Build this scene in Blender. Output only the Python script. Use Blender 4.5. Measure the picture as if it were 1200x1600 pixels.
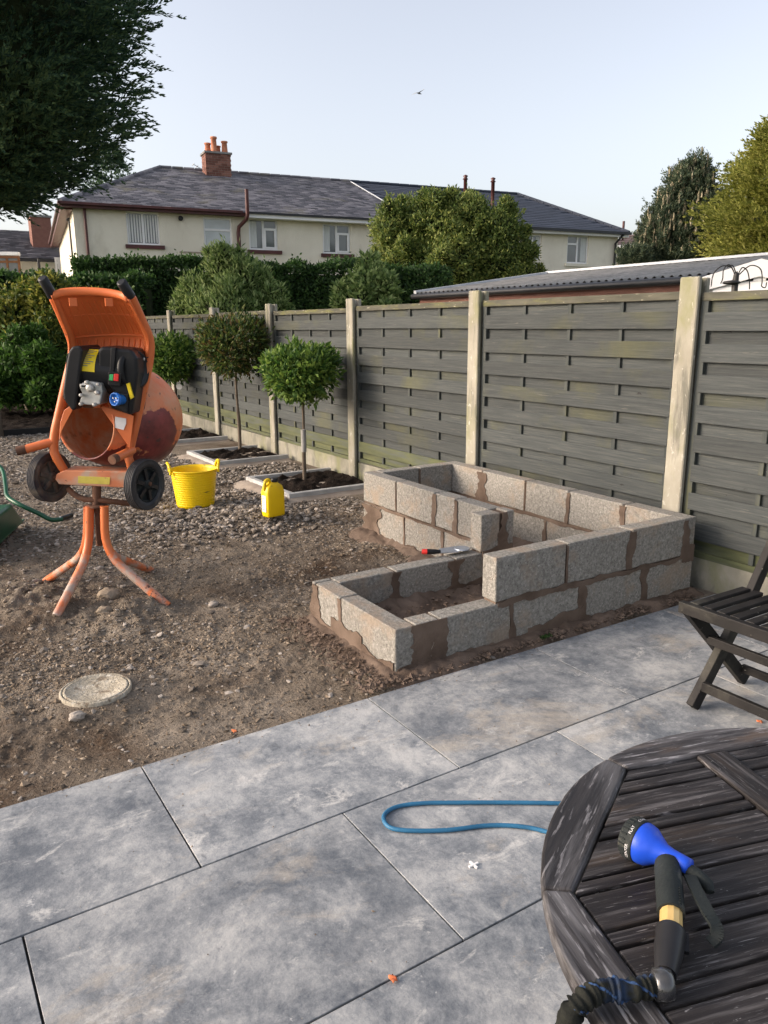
import bpy, bmesh, math, random
import numpy as np
from mathutils import Vector, Matrix
random.seed(7); RNG = np.random.default_rng(7)
S = bpy.context.scene
for o in list(bpy.data.objects): bpy.data.objects.remove(o)
COL = S.collection

# ------------------------------------------------------------------ camera, sky, sun
F, PITCH, YAW, ROLL, H = 1202.8, 0.237, 0.566, -0.005, 1.498
cp, sp, cy, sy = math.cos(PITCH), math.sin(PITCH), math.cos(YAW), math.sin(YAW)
FW = np.array([sy*cp, cy*cp, -sp]); RT0 = np.array([cy, -sy, 0.0]); UP0 = np.cross(RT0, FW)
RT = math.cos(ROLL)*RT0 + math.sin(ROLL)*UP0; UP = -math.sin(ROLL)*RT0 + math.cos(ROLL)*UP0
cam_d = bpy.data.cameras.new('camera'); cam = bpy.data.objects.new('camera', cam_d); COL.objects.link(cam)
cam.matrix_world = Matrix(((RT[0], UP[0], -FW[0], 0), (RT[1], UP[1], -FW[1], 0), (RT[2], UP[2], -FW[2], H), (0, 0, 0, 1)))
cam_d.sensor_fit = 'VERTICAL'; cam_d.sensor_height = 32.0; cam_d.lens = F/1600*32.0
cam_d.clip_start = 0.05; cam_d.clip_end = 1000
S.camera = cam
SUN_EL, SUN_AZ = math.radians(21), math.radians(-66)      # azimuth from +Y towards +X
w = bpy.data.worlds.new('World'); S.world = w; w.use_nodes = True
wn = w.node_tree.nodes; wl = w.node_tree.links
sky = wn.new('ShaderNodeTexSky'); sky.sky_type = 'NISHITA'; sky.sun_disc = False
sky.sun_elevation = SUN_EL; sky.sun_rotation = SUN_AZ
sky.air_density = 1.0; sky.dust_density = 3.5; sky.ozone_density = 1.0
hs = wn.new('ShaderNodeHueSaturation'); hs.inputs['Saturation'].default_value = .50; wl.new(sky.outputs[0], hs.inputs['Color'])
tint = wn.new('ShaderNodeMix'); tint.data_type = 'RGBA'; tint.blend_type = 'MULTIPLY'; tint.inputs[0].default_value = 1; wl.new(hs.outputs[0], tint.inputs[6]); tint.inputs[7].default_value = (1.0, .960, .958, 1)   # the camera's warm white balance
bg = wn['Background']; wl.new(tint.outputs[2], bg.inputs[0]); bg.inputs[1].default_value = 0.132
sun_d = bpy.data.lights.new('sun', 'SUN'); sun_d.energy = .88; sun_d.angle = math.radians(20); sun_d.color = (1.0, .78, .55)
sun = bpy.data.objects.new('sun', sun_d); COL.objects.link(sun)
sdir = Vector((math.sin(SUN_AZ)*math.cos(SUN_EL), math.cos(SUN_AZ)*math.cos(SUN_EL), math.sin(SUN_EL)))
sun.rotation_euler = sdir.to_track_quat('Z', 'Y').to_euler(); sun.location = (-20, 10, 12)
S.view_settings.view_transform = 'Standard'; S.view_settings.look = 'None'
S.view_settings.gamma = 1; S.view_settings.exposure = 1.33
S.view_settings.use_curve_mapping = False

# ------------------------------------------------------------------ measuring helpers (photo point -> place)
def ray(u, v): return FW + RT*(u-600)/F - UP*(v-800)/F
EYE = np.array([0, 0, H])
def onz(u, v, z=0.0):
    d = ray(u, v); return EYE + d*((z-H)/d[2])
def ony(u, v, Y):
    d = ray(u, v); return EYE + d*(Y/d[1])
def onx(u, v, X):
    d = ray(u, v); return EYE + d*(X/d[0])
FH = np.array([sy, cy])
def at(u, v, dep):
    d = ray(u, v); return EYE + d*(dep/(d[:2] @ FH))

# ------------------------------------------------------------------ mesh helpers
class MB:
    def __init__(s): s.v = []; s.f = []; s.sm = []
    def add(s, vs, fs, smooth=False):
        n = len(s.v); s.v += [tuple(map(float, p)) for p in vs]
        s.f += [tuple(i+n for i in f) for f in fs]; s.sm += [smooth]*len(fs)
        return s
    def box(s, a, b):
        x0, y0, z0 = a; x1, y1, z1 = b
        return s.add([(x0,y0,z0),(x1,y0,z0),(x1,y1,z0),(x0,y1,z0),(x0,y0,z1),(x1,y0,z1),(x1,y1,z1),(x0,y1,z1)],
              [(0,3,2,1),(4,5,6,7),(0,1,5,4),(1,2,6,5),(2,3,7,6),(3,0,4,7)])
    def bevbox(s, a, b, r=.004, jit=0):
        x0, y0, z0 = a; x1, y1, z1 = b
        bm = bmesh.new(); bmesh.ops.create_cube(bm, size=1)
        for v in bm.verts:
            v.co = Vector(((x0+x1)/2+v.co.x*(x1-x0), (y0+y1)/2+v.co.y*(y1-y0), (z0+z1)/2+v.co.z*(z1-z0)))
            if jit: v.co += Vector([random.uniform(-jit, jit) for _ in range(3)])
        bmesh.ops.bevel(bm, geom=bm.edges[:], offset=r, segments=1, affect='EDGES')
        return s.bm(bm)
    def bm(s, bm, smooth=False):
        bm.verts.index_update()
        s.add([v.co[:] for v in bm.verts], [[v.index for v in f.verts] for f in bm.faces], smooth); bm.free(); return s
    def bar(s, p, q, w, h, up=(0, 0, 1)):
        p, q, up = Vector(p), Vector(q), Vector(up); d = (q-p).normalized()
        sd = d.cross(up).normalized(); u = sd.cross(d)
        vs = []
        for c in (p, q):
            for a, b in ((-1,-1),(1,-1),(1,1),(-1,1)): vs.append(c+sd*a*w/2+u*b*h/2)
        return s.add(vs, [(0,1,2,3),(7,6,5,4),(0,4,5,1),(1,5,6,2),(2,6,7,3),(3,7,4,0)])
    def tube(s, pts, r, n=10, cap=True, smooth=True, closed=False):
        P = [Vector(p) for p in pts]; R = r if hasattr(r, '__len__') else [r]*len(P)
        m = len(P); T = []
        for i in range(m):
            if closed: t = P[(i+1) % m]-P[i-1]
            else: t = P[min(i+1, m-1)]-P[max(i-1, 0)]
            T.append(t.normalized())
        u = T[0].orthogonal().normalized(); vs = []
        for i in range(m):
            u = (u-T[i]*u.dot(T[i])).normalized(); b = T[i].cross(u)
            for k in range(n):
                a = 2*math.pi*k/n; vs.append(P[i]+(u*math.cos(a)+b*math.sin(a))*R[i])
        fs = []
        for i in range(m if closed else m-1):
            j = (i+1) % m
            for k in range(n): fs.append((i*n+k, i*n+(k+1) % n, j*n+(k+1) % n, j*n+k))
        s.add(vs, fs, smooth)
        if cap and not closed:
            s.add(vs[:n], [tuple(range(n-1, -1, -1))]); s.add(vs[-n:], [tuple(range(n))])
        return s
    def lathe(s, prof, o=(0,0,0), axis=(0,0,1), n=32, smooth=True, cap=True):
        A = Vector(axis).normalized(); u = A.orthogonal().normalized(); b = A.cross(u); o = Vector(o); vs = []
        for r, h in prof:
            for k in range(n):
                a = 2*math.pi*k/n; vs.append(o+A*h+(u*math.cos(a)+b*math.sin(a))*r)
        fs = [(i*n+k, i*n+(k+1) % n, (i+1)*n+(k+1) % n, (i+1)*n+k) for i in range(len(prof)-1) for k in range(n)]
        s.add(vs, fs, smooth)
        if cap:
            s.add(vs[:n], [tuple(range(n-1, -1, -1))]); s.add(vs[-n:], [tuple(range(n))])
        return s
    def prism(s, poly, d):           # poly: 3D points, d: extrusion vector
        n = len(poly); P = [Vector(p) for p in poly]; d = Vector(d)
        return s.add(P+[p+d for p in P], [tuple(range(n-1, -1, -1)), tuple(range(n, 2*n))]+[(i, (i+1) % n, n+(i+1) % n, n+i) for i in range(n)])
    def grid(s, fn, nu, nv, smooth=True):
        vs = [fn(i/nu, j/nv) for j in range(nv+1) for i in range(nu+1)]
        return s.add(vs, [(j*(nu+1)+i, j*(nu+1)+i+1, (j+1)*(nu+1)+i+1, (j+1)*(nu+1)+i) for j in range(nv) for i in range(nu)], smooth)
    def build(s, name, m, parent=None, origin=None):
        wp = wloc(parent) if parent else Vector((0, 0, 0))
        og = Vector([float(x) for x in origin]) if origin is not None else wp.copy()
        me = bpy.data.meshes.new(name)
        me.from_pydata([(x-og.x, y-og.y, z-og.z) for x, y, z in s.v], [], s.f)
        me.polygons.foreach_set('use_smooth', s.sm); me.update()
        o = bpy.data.objects.new(name, me); COL.objects.link(o)
        if m: me.materials.append(m)
        if parent: o.parent = parent
        o.location = og-wp
        return o
def wloc(o):
    l = Vector((0, 0, 0))
    while o: l += o.location; o = o.parent
    return l
def npmesh(name, V, Q, m, parent=None, smooth=False, origin=None):
    """V (n,3), Q (k,c) index array"""
    wp = wloc(parent) if parent else Vector((0, 0, 0))
    og = Vector(origin) if origin is not None else wp.copy()
    me = bpy.data.meshes.new(name); V = np.asarray(V, np.float32)-np.array(og, np.float32)
    me.vertices.add(len(V)); me.vertices.foreach_set('co', V.ravel())
    k, c = Q.shape; me.loops.add(k*c); me.loops.foreach_set('vertex_index', Q.astype(np.int32).ravel())
    me.polygons.add(k); me.polygons.foreach_set('loop_start', np.arange(0, k*c, c, dtype=np.int32))
    me.polygons.foreach_set('loop_total', np.full(k, c, np.int32))
    me.polygons.foreach_set('use_smooth', np.full(k, smooth))
    me.update(calc_edges=True); me.materials.append(m)
    o = bpy.data.objects.new(name, me); COL.objects.link(o)
    if parent: o.parent = parent
    o.location = og-wp
    return o
def thing(name, loc, label, cat, group=None):
    o = bpy.data.objects.new(name, None); COL.objects.link(o); o.location = [float(x) for x in loc]; o.empty_display_size = .2
    return tag(o, label, cat, group)
def tag(o, label=None, cat=None, group=None, kind=None):
    if label: o['label'] = label
    if cat: o['category'] = cat
    if group: o['group'] = group
    if kind: o['kind'] = kind
    return o
def bevel(o, wdt=.003, seg=2):
    m = o.modifiers.new('bevel', 'BEVEL'); m.width = wdt; m.segments = seg; m.limit_method = 'ANGLE'; m.angle_limit = .7
    return o
def smoothpath(pts, k=6):
    P = [np.array(p, float) for p in pts]; out = []
    for i in range(len(P)-1):
        p0 = P[max(i-1, 0)]; p1 = P[i]; p2 = P[i+1]; p3 = P[min(i+2, len(P)-1)]
        for j in range(k):
            t = j/k; out.append(.5*((2*p1)+(-p0+p2)*t+(2*p0-5*p1+4*p2-p3)*t*t+(-p0+3*p1-3*p2+p3)*t**3))
    out.append(P[-1]); return out

# value noise
_L = RNG.random((256, 256))
def vnoise(x, y):
    xi = np.floor(x).astype(int); yi = np.floor(y).astype(int); fx = x-xi; fy = y-yi
    fx = fx*fx*(3-2*fx); fy = fy*fy*(3-2*fy)
    a = _L[xi & 255, yi & 255]; b = _L[(xi+1) & 255, yi & 255]; c = _L[xi & 255, (yi+1) & 255]; d = _L[(xi+1) & 255, (yi+1) & 255]
    return (a*(1-fx)+b*fx)*(1-fy)+(c*(1-fx)+d*fx)*fy
def fbm(x, y, s=1, o=4):
    x = np.asarray(x, float)*s; y = np.asarray(y, float)*s; r = 0; a = .5; t = 0
    for i in range(o): r = r+a*vnoise(x+17.3*i, y+9.1*i); t += a; a *= .5; x = x*2.03; y = y*2.03
    return r/t-.5

# ------------------------------------------------------------------ materials
def M(name, ramp, scale=4, detail=8, stretch=(1, 1, 1), rough=.85, bump=.3, bscale=40, bdist=.01, island=0, objrand=0,
      layers=(), metallic=0, transl=0, coat=0, rot=0, spec=.4, rrough=0, nrough=.55, dist=0, ldist=.3):
    if name in ('dusty_black_rubber', 'weathered_dark_wood', 'black_stained_chair_wood', 'black_plastic', 'ruffled_hose_fabric', 'hose_blue_trim'): spec = .22
    if name in ('dirt', 'soil', 'clods', 'stones', 'wet_mortar', 'dense_concrete_block', 'shaded_twigs'): spec = .1
    m = bpy.data.materials.new(name); m.use_nodes = True; nt = m.node_tree; N = nt.nodes; Lk = nt.links
    b = N['Principled BSDF']; b.inputs['Roughness'].default_value = rough; b.inputs['Metallic'].default_value = metallic
    b.inputs['Specular IOR Level'].default_value = spec
    if coat: b.inputs['Coat Weight'].default_value = coat; b.inputs['Coat Roughness'].default_value = .2
    tc = N.new('ShaderNodeTexCoord'); mp = N.new('ShaderNodeMapping'); mp.inputs['Scale'].default_value = stretch
    mp.inputs['Rotation'].default_value = (0, 0, rot)
    oi = N.new('ShaderNodeObjectInfo'); mu = N.new('ShaderNodeVectorMath'); mu.operation = 'MULTIPLY_ADD'
    cb = N.new('ShaderNodeCombineXYZ')
    for i in range(3): Lk.new(oi.outputs['Random'], cb.inputs[i])
    mu.inputs[1].default_value = (37, 53, 71)
    Lk.new(cb.outputs[0], mu.inputs[0]); Lk.new(tc.outputs['Object'], mu.inputs[2])
    Lk.new(mu.outputs[0], mp.inputs[0]); vec = mp.outputs[0]
    def noise(sc, det=6, dist=0, ro=.55, v=None):
        n = N.new('ShaderNodeTexNoise'); n.inputs['Scale'].default_value = sc; n.inputs['Detail'].default_value = det
        n.inputs['Distortion'].default_value = dist; n.inputs['Roughness'].default_value = ro
        Lk.new(v or vec, n.inputs['Vector']); return n.outputs['Fac']
    cr = N.new('ShaderNodeValToRGB'); cr.color_ramp.elements[0].position = ramp[0][0]; cr.color_ramp.elements[0].color = (*ramp[0][1], 1)
    cr.color_ramp.elements[1].position = ramp[-1][0]; cr.color_ramp.elements[1].color = (*ramp[-1][1], 1)
    for p_, c_ in ramp[1:-1]:
        e = cr.color_ramp.elements.new(p_); e.color = (*c_, 1)
    f = noise(scale, detail, dist, nrough)
    if island:
        g = N.new('ShaderNodeNewGeometry'); mx = N.new('ShaderNodeMix'); mx.inputs[0].default_value = island
        Lk.new(f, mx.inputs[2]); Lk.new(g.outputs['Random Per Island'], mx.inputs[3]); f = mx.outputs[0]
    Lk.new(f, cr.inputs[0]); c = cr.outputs[0]
    for ly in layers:      # (colour, scale, lo, hi, stretch, amount)
        col, sc, lo, hi = ly[:4]; st = ly[4] if len(ly) > 4 else None; am = ly[5] if len(ly) > 5 else 1
        v = vec
        if st:
            m2 = N.new('ShaderNodeMapping'); m2.inputs['Scale'].default_value = st; m2.inputs['Location'].default_value = (sc, 1.7*sc, 3)
            m2.inputs['Rotation'].default_value = (0, 0, rot)
            Lk.new(mu.outputs[0], m2.inputs[0]); v = m2.outputs[0]
        mr = N.new('ShaderNodeMapRange'); mr.inputs['From Min'].default_value = lo; mr.inputs['From Max'].default_value = hi
        mr.inputs['To Max'].default_value = am
        Lk.new(noise(sc, 10, ldist, .62 if ldist < .4 else .76, v), mr.inputs['Value'])
        mx = N.new('ShaderNodeMix'); mx.data_type = 'RGBA'; Lk.new(mr.outputs[0], mx.inputs[0]); Lk.new(c, mx.inputs[6])
        mx.inputs[7].default_value = (*col, 1); c = mx.outputs[2]
    if objrand:
        hs = N.new('ShaderNodeHueSaturation'); mr = N.new('ShaderNodeMapRange')
        mr.inputs['To Min'].default_value = 1-objrand; mr.inputs['To Max'].default_value = 1+objrand
        Lk.new(oi.outputs['Random'], mr.inputs['Value']); Lk.new(mr.outputs[0], hs.inputs['Value']); Lk.new(c, hs.inputs['Color']); c = hs.outputs[0]
    Lk.new(c, b.inputs['Base Color'])
    if rrough:
        mr = N.new('ShaderNodeMapRange'); mr.inputs['To Min'].default_value = rough-rrough; mr.inputs['To Max'].default_value = rough+rrough
        Lk.new(noise(scale*2.3), mr.inputs['Value']); Lk.new(mr.outputs[0], b.inputs['Roughness'])
    if bump:
        bp = N.new('ShaderNodeBump'); bp.inputs['Strength'].default_value = bump; bp.inputs['Distance'].default_value = bdist
        Lk.new(noise(bscale, 6, 0, .65), bp.inputs['Height']); Lk.new(bp.outputs[0], b.inputs['Normal'])
    if transl:
        tr = N.new('ShaderNodeBsdfTranslucent'); ms = N.new('ShaderNodeMixShader'); ms.inputs[0].default_value = transl
        Lk.new(c, tr.inputs[0]); Lk.new(b.outputs[0], ms.inputs[1]); Lk.new(tr.outputs[0], ms.inputs[2])
        Lk.new(ms.outputs[0], N['Material Output'].inputs[0])
    m['nodes_ready'] = 1
    return m
def leafmat(name, cols, scale=.8, island=.6, rough=.6, transl=.38):
    n = len(cols); return M(name, [(.25+.5*i/(n-1), c) for i, c in enumerate(cols)], scale=scale, detail=3, island=island, rough=rough, bump=0, transl=transl)
MORTAR = (.145, .098, .068)
mt = dict(
 dirt=M('dirt', [(.3, (.135, .108, .082)), (.5, (.205, .17, .133)), (.72, (.31, .265, .215))], 3, 12, bump=1, bscale=55, bdist=.025, nrough=.7, layers=[((.09, .06, .04), 1.3, .5, .68), ((.25, .21, .17), 28, .56, .72), ((.055, .04, .03), 60, .58, .7)]),
 soil=M('soil', [(.3, (.008, .006, .005)), (.7, (.032, .023, .018))], 12, 10, bump=1, bscale=50, bdist=.04, layers=[((.25, .2, .15), 60, .67, .72)]),
 stone=M('stones', [(.1, (.085, .07, .055)), (.4, (.17, .145, .12)), (.6, (.25, .215, .18)), (.9, (.38, .34, .30))], 5, 4, island=.85, bump=.5, bscale=150, bdist=.003),
 clod=M('clods', [(.1, (.10, .075, .052)), (.5, (.20, .155, .113)), (.9, (.34, .28, .215))], 5, 4, island=.7, bump=.6, bscale=150, bdist=.003),
 slab=M('slate_paver', [(.38, (.115, .13, .15)), (.46, (.205, .22, .236)), (.53, (.31, .32, .328)), (.62, (.45, .45, .44))], 3.6, 15, rough=.62, rrough=.15, bump=.6, bscale=34, bdist=.005, objrand=.06, nrough=.8, dist=.15, ldist=.45,
   layers=[((.12, .135, .155), 2.2, .52, .66, (1, 1.4, 1), .55), ((.44, .445, .44), 2.8, .54, .66, (1.3, 1, 1), .5), ((.48, .425, .35), 1.5, .55, .68, (1, 1.3, 1), .7), ((.58, .57, .545), 4.5, .57, .66, (1, 1.7, 1), .75), ((.08, .09, .105), 8, .60, .68, (2.6, 1, 1), .6), ((.62, .62, .61), 16, .62, .68, (1, 1.5, 1), .6)]),
 joint=M('dark_joint_grout', [(.3, (.008, .008, .009)), (.7, (.02, .018, .016))], 30, bump=.2),  # dark grout showing in the joints between slabs
 block=M('dense_concrete_block', [(.25, (.15, .142, .128)), (.5, (.27, .258, .232)), (.75, (.40, .38, .345))], 70, 6, bump=1, bscale=120, bdist=.006, objrand=.08,
   layers=[((.08, .075, .07), 130, .60, .66), ((.48, .46, .43), 95, .60, .66), ((.33, .255, .19), 5, .52, .64, (1, 1, 1), .6)]),
 mortar=M('wet_mortar', [(.3, (.095, .068, .052)), (.7, (.185, .138, .108))], 7, 8, bump=.8, bscale=38, bdist=.008, layers=[((.23, .175, .14), 3, .56, .75, (1, 1, 1), .6)]),
 haunch=M('pale_mortar', [(.3, (.26, .21, .17)), (.7, (.38, .32, .26))], 6, 8, bump=.7, bscale=30, bdist=.01),
 kerb=M('kerb_concrete', [(.3, (.34, .34, .335)), (.7, (.46, .46, .45))], 10, bump=.3, bscale=80, bdist=.003),
 slat=M('stained_fence_board', [(.3, (.030, .035, .037)), (.5, (.050, .057, .057)), (.7, (.080, .085, .080))], 9, 12, nrough=.7, stretch=(6, .35, 12), rough=.8, bump=.7, bscale=22, bdist=.004, objrand=.2,
   layers=[((.11, .11, .040), 1.5, .53, .76, (1, .7, 1), .65), ((.16, .155, .13), 12, .62, .70, (4, .4, 9), .55), ((.014, .014, .014), 9, .68, .71, (2, 1, 2), .8)]),
 slatgreen=M('mossy_fence_board', [(.3, (.055, .065, .035)), (.7, (.11, .12, .055))], 4, 8, stretch=(4, .6, 6), bump=.6, bscale=20, bdist=.004, layers=[((.08, .09, .08), 3, .5, .65)]),
 frame=M('fence_frame_timber', [(.3, (.035, .042, .042)), (.7, (.075, .082, .076))], 6, stretch=(4, 4, .6), bump=.4, bscale=20, bdist=.004, layers=[((.12, .12, .05), 2, .55, .75)]),
 cap=M('fence_cap_timber', [(.3, (.05, .05, .038)), (.7, (.11, .105, .078))], 6, stretch=(3, .6, 3), bump=.6, bscale=20, bdist=.005, layers=[((.14, .14, .05), 5, .5, .7), ((.32, .3, .22), 20, .62, .68)]),
 post=M('concrete_post', [(.3, (.22, .205, .16)), (.55, (.32, .30, .245)), (.75, (.41, .385, .32))], 4, 10, stretch=(1, 1, .6), bump=.7, bscale=60, bdist=.004, objrand=.07,
   layers=[((.20, .20, .09), 3, .50, .68, (2, 2, .7), .75), ((.09, .09, .075), 6, .55, .66, (2, 2, .3), .7), ((.48, .46, .4), 30, .6, .68)]),
 gboard=M('gravel_board_concrete', [(.3, (.16, .155, .12)), (.7, (.30, .285, .235))], 5, 10, bump=.8, bscale=50, bdist=.006, layers=[((.17, .18, .06), 3, .52, .68, (1, 1, .6), .8), ((.5, .22, .18), 2.2, .68, .74, (1, 1, 1), .5), ((.08, .08, .07), 6, .52, .66, (1, 1, .4), .7)]),
 orange=M('orange_paint', [(.3, (.52, .115, .030)), (.7, (.68, .18, .055))], 3, rough=.42, bump=.12, bscale=14, bdist=.005, layers=[((.10, .05, .03), 22, .66, .69), ((.62, .30, .14), 5, .58, .75, (1, 1, 1), .5)], spec=.5),
 orangein=M('orange_plastic_hood', [(.3, (.60, .125, .030)), (.7, (.76, .19, .055))], 2, rough=.5, bump=.1, bscale=10, bdist=.005, layers=[((.36, .12, .06), 4, .55, .75, (1, 1, 1), .5)]),
 muddyleg=M('muddy_orange_leg', [(.3, (.55, .13, .04)), (.7, (.70, .2, .07))], 3, rough=.6, bump=.4, bscale=30, bdist=.004, layers=[((.40, .36, .31), 6, .42, .56, (1, 1, 1), .9), ((.09, .045, .03), 16, .62, .66)]),
 rust=M('rusty_steel', [(.3, (.07, .035, .022)), (.7, (.20, .09, .05))], 14, bump=.5, bscale=50, bdist=.004, rough=.8),
 plate=M('muddy_orange_plate', [(.3, (.50, .16, .07)), (.7, (.62, .24, .12))], 6, bump=.4, bscale=30, bdist=.004, rough=.65, layers=[((.42, .36, .28), 7, .46, .62, (1, 1, 1), .8), ((.12, .05, .03), 16, .62, .67)]),
 black=M('black_plastic', [(.3, (.010, .010, .011)), (.7, (.022, .022, .024))], 5, rough=.36, bump=.08, bscale=30, bdist=.004, layers=[((.16, .13, .10), 7, .62, .8, (1, 1, 1), .5)]),
 tyre=M('rubber_tyre', [(.3, (.018, .019, .022)), (.7, (.04, .04, .042))], 8, rough=.6, bump=.3, bscale=40, bdist=.004, layers=[((.22, .18, .14), 5, .60, .72, (1, 1, 1), .6)]),
 tyremud=M('muddy_tyre', [(.3, (.05, .045, .04)), (.7, (.15, .125, .10))], 6, rough=.8, bump=.4, bscale=40, bdist=.004, layers=[((.03, .03, .035), 5, .5, .6)]),
 alu=M('cast_aluminium', [(.3, (.32, .31, .29)), (.7, (.62, .61, .58))], 12, rough=.45, metallic=.55, bump=.5, bscale=50, bdist=.004, layers=[((.1, .08, .06), 10, .6, .7)]),
 yellow=M('yellow_label', [(.3, (.78, .56, .01)), (.7, (.86, .64, .02))], 5, bump=0, rough=.5),
 yplastic=M('yellow_plastic', [(.3, (.82, .55, .002)), (.7, (.92, .66, .004))], 3, rough=.38, bump=.05, bscale=20, bdist=.003, transl=.12, layers=[((.22, .13, .03), 13, .62, .68, (1, 1, 2), .75), ((.35, .25, .1), 5, .60, .75, (1, 1, 1), .5)]),
 ystick=M('worn_yellow_sticker', [(.3, (.50, .42, .08)), (.7, (.62, .52, .10))], 20, bump=.1, layers=[((.3, .2, .12), 20, .55, .65)]),
 white=M('white_paper', [(.3, (.62, .61, .62)), (.7, (.78, .77, .78))], 12, bump=0, layers=[((.3, .12, .05), 18, .64, .68)]),
 red=M('red_button', [(.3, (.55, .02, .02)), (.7, (.65, .04, .03))], 5, bump=0, rough=.4),
 green=M('green_button', [(.3, (.03, .34, .10)), (.7, (.06, .42, .14))], 5, bump=0, rough=.4),
 bluep=M('blue_plastic', [(.3, (.008, .05, .45)), (.7, (.014, .085, .62))], 3, bump=.1, bscale=40, rough=.4, layers=[((.12, .16, .4), 22, .58, .72, (1, 1, 1), .5)]),
 blues=M('blue_socket', [(.3, (.01, .10, .42)), (.7, (.02, .17, .55))], 5, bump=0, rough=.4),
 barrow=M('green_painted_steel', [(.3, (.004, .05, .022)), (.7, (.009, .09, .042))], 3, rough=.35, bump=.08, bscale=20, layers=[((.15, .13, .1), 9, .64, .75, (1, 1, 1), .5)], spec=.5),
 wood=M('weathered_dark_wood', [(.3, (.009, .008, .0085)), (.5, (.019, .0165, .0165)), (.7, (.044, .038, .036))], 7, 12, nrough=.72, stretch=(.6, 9, 4), rough=.55, rrough=.12, bump=.7, bscale=16, bdist=.002, objrand=.3,
   layers=[((.085, .06, .042), 3, .55, .7, (1, 5, 5), .6), ((.16, .15, .15), 5, .52, .70, (1, 26, 6), .6), ((.28, .27, .275), 13, .60, .68, (1, 22, 5), .55), ((.42, .41, .41), 60, .66, .69, (1, 5, 5), .5)]),
 rimwood=M('worn_table_rim', [(.3, (.010, .009, .010)), (.5, (.022, .019, .019)), (.7, (.055, .049, .048))], 7, 12, nrough=.72, stretch=(.6, 7, 4), rough=.55, rrough=.12, bump=.7, bscale=16, bdist=.002, objrand=.2,
   layers=[((.17, .165, .17), 4, .46, .66, (1, 12, 6), .7), ((.09, .06, .04), 4, .6, .7, (1, 4, 5), .6), ((.34, .33, .34), 14, .57, .64, (1, 9, 5), .6)]),
 chairwood=M('black_stained_chair_wood', [(.3, (.008, .0075, .0075)), (.7, (.022, .02, .019))], 7, rough=.6, bump=.5, bscale=30, bdist=.002, layers=[((.25, .23, .19), 40, .66, .70), ((.12, .115, .09), 3, .54, .72, (1, 1, 1), .5)]),
 manhole=M('dried_mud_cover', [(.3, (.30, .26, .195)), (.7, (.50, .455, .37))], 14, 10, nrough=.7, bump=1, bscale=45, bdist=.012, layers=[((.17, .13, .09), 14, .55, .62, (1, 1, 1), .85), ((.62, .59, .52), 22, .56, .64, (1, 1, 1), .7)]),
 hose=M('blue_hose', [(.3, (.016, .10, .20)), (.7, (.03, .16, .30))], 9, rough=.5, bump=.2, bscale=90),
 fabhose=M('ruffled_hose_fabric', [(.4, (.008, .009, .008)), (.58, (.018, .019, .015)), (.66, (.018, .032, .065))], 18, 3, rough=.85, bump=.8, bscale=60, bdist=.004),
 fabblue=M('hose_blue_trim', [(.3, (.02, .04, .10)), (.7, (.04, .085, .19))], 18, rough=.85, bump=.6, bscale=60),
 dusty=M('dusty_black_rubber', [(.3, (.009, .012, .013)), (.7, (.022, .027, .027))], 12, rough=.7, bump=.7, bscale=120, bdist=.002, layers=[((.16, .15, .12), 24, .58, .7, (1, 1, 1), .55)]),
 brass=M('gold_plastic_collar', [(.3, (.62, .40, .13)), (.7, (.80, .58, .24))], 9, rough=.35, metallic=.3, bump=.1),
 clear=M('smoky_clear_ring', [(.3, (.008, .010, .016)), (.7, (.05, .05, .05))], 26, rough=.15, spec=.8, bump=.1),
 render=M('cream_pebbledash', [(.3, (.66, .61, .50)), (.7, (.76, .715, .60))], 1.2, 8, bump=.5, bscale=30, bdist=.02, layers=[((.50, .45, .35), 1.4, .54, .72, (1, 1, .4), .6)]),
 render2=M('cream_render_plain', [(.3, (.58, .50, .31)), (.7, (.68, .60, .40))], 1.2, 8, bump=.4, bscale=30, bdist=.02),
 slate=M('roof_slate', [(.2, (.05, .05, .06)), (.5, (.115, .112, .128)), (.8, (.22, .21, .225))], .9, 8, island=.6, rough=.6, bump=.2, bscale=10, layers=[((.20, .18, .10), .8, .56, .74, (1, 1, 1), .7)]),
 slatedark=M('dark_interlocking_tile', [(.3, (.022, .029, .045)), (.7, (.038, .048, .072))], 2, island=.3, rough=.7, bump=.2, bscale=10),
 browntile=M('brown_clay_tile', [(.3, (.12, .085, .085)), (.7, (.19, .14, .135))], 4, bump=.4, bscale=8, bdist=.03),
 brick=M('red_brick', [(.3, (.13, .055, .04)), (.7, (.24, .115, .085))], 6, island=.6, bump=.4, bscale=20),
 terra=M('terracotta_pot', [(.3, (.42, .15, .08)), (.7, (.52, .22, .13))], 5, bump=.2),
 maroon=M('maroon_gutter', [(.3, (.055, .018, .018)), (.7, (.10, .03, .028))], 4, bump=.1, rough=.5),
 upvc=M('white_upvc', [(.3, (.72, .72, .72)), (.7, (.80, .80, .80))], 3, bump=0, rough=.35),
 brownwood=M('brown_window_frame', [(.3, (.14, .06, .025)), (.7, (.22, .10, .045))], 6, bump=.1),
 blackgut=M('black_gutter', [(.3, (.012, .013, .016)), (.7, (.025, .026, .03))], 4, bump=0, rough=.45),
 blind=M('vertical_blind', [(.3, (.62, .62, .60)), (.7, (.75, .75, .73))], 3, bump=0),
 curtain=M('net_curtain', [(.3, (.45, .47, .46)), (.7, (.62, .64, .62))], 8, stretch=(6, 6, .4), bump=0),
 corr=M('corrugated_cement_sheet', [(.3, (.17, .17, .16)), (.7, (.30, .29, .275))], 3, bump=.5, bscale=20, bdist=.01, layers=[((.09, .09, .08), 4, .5, .7, (1, 1, 1), .7)]),
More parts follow.
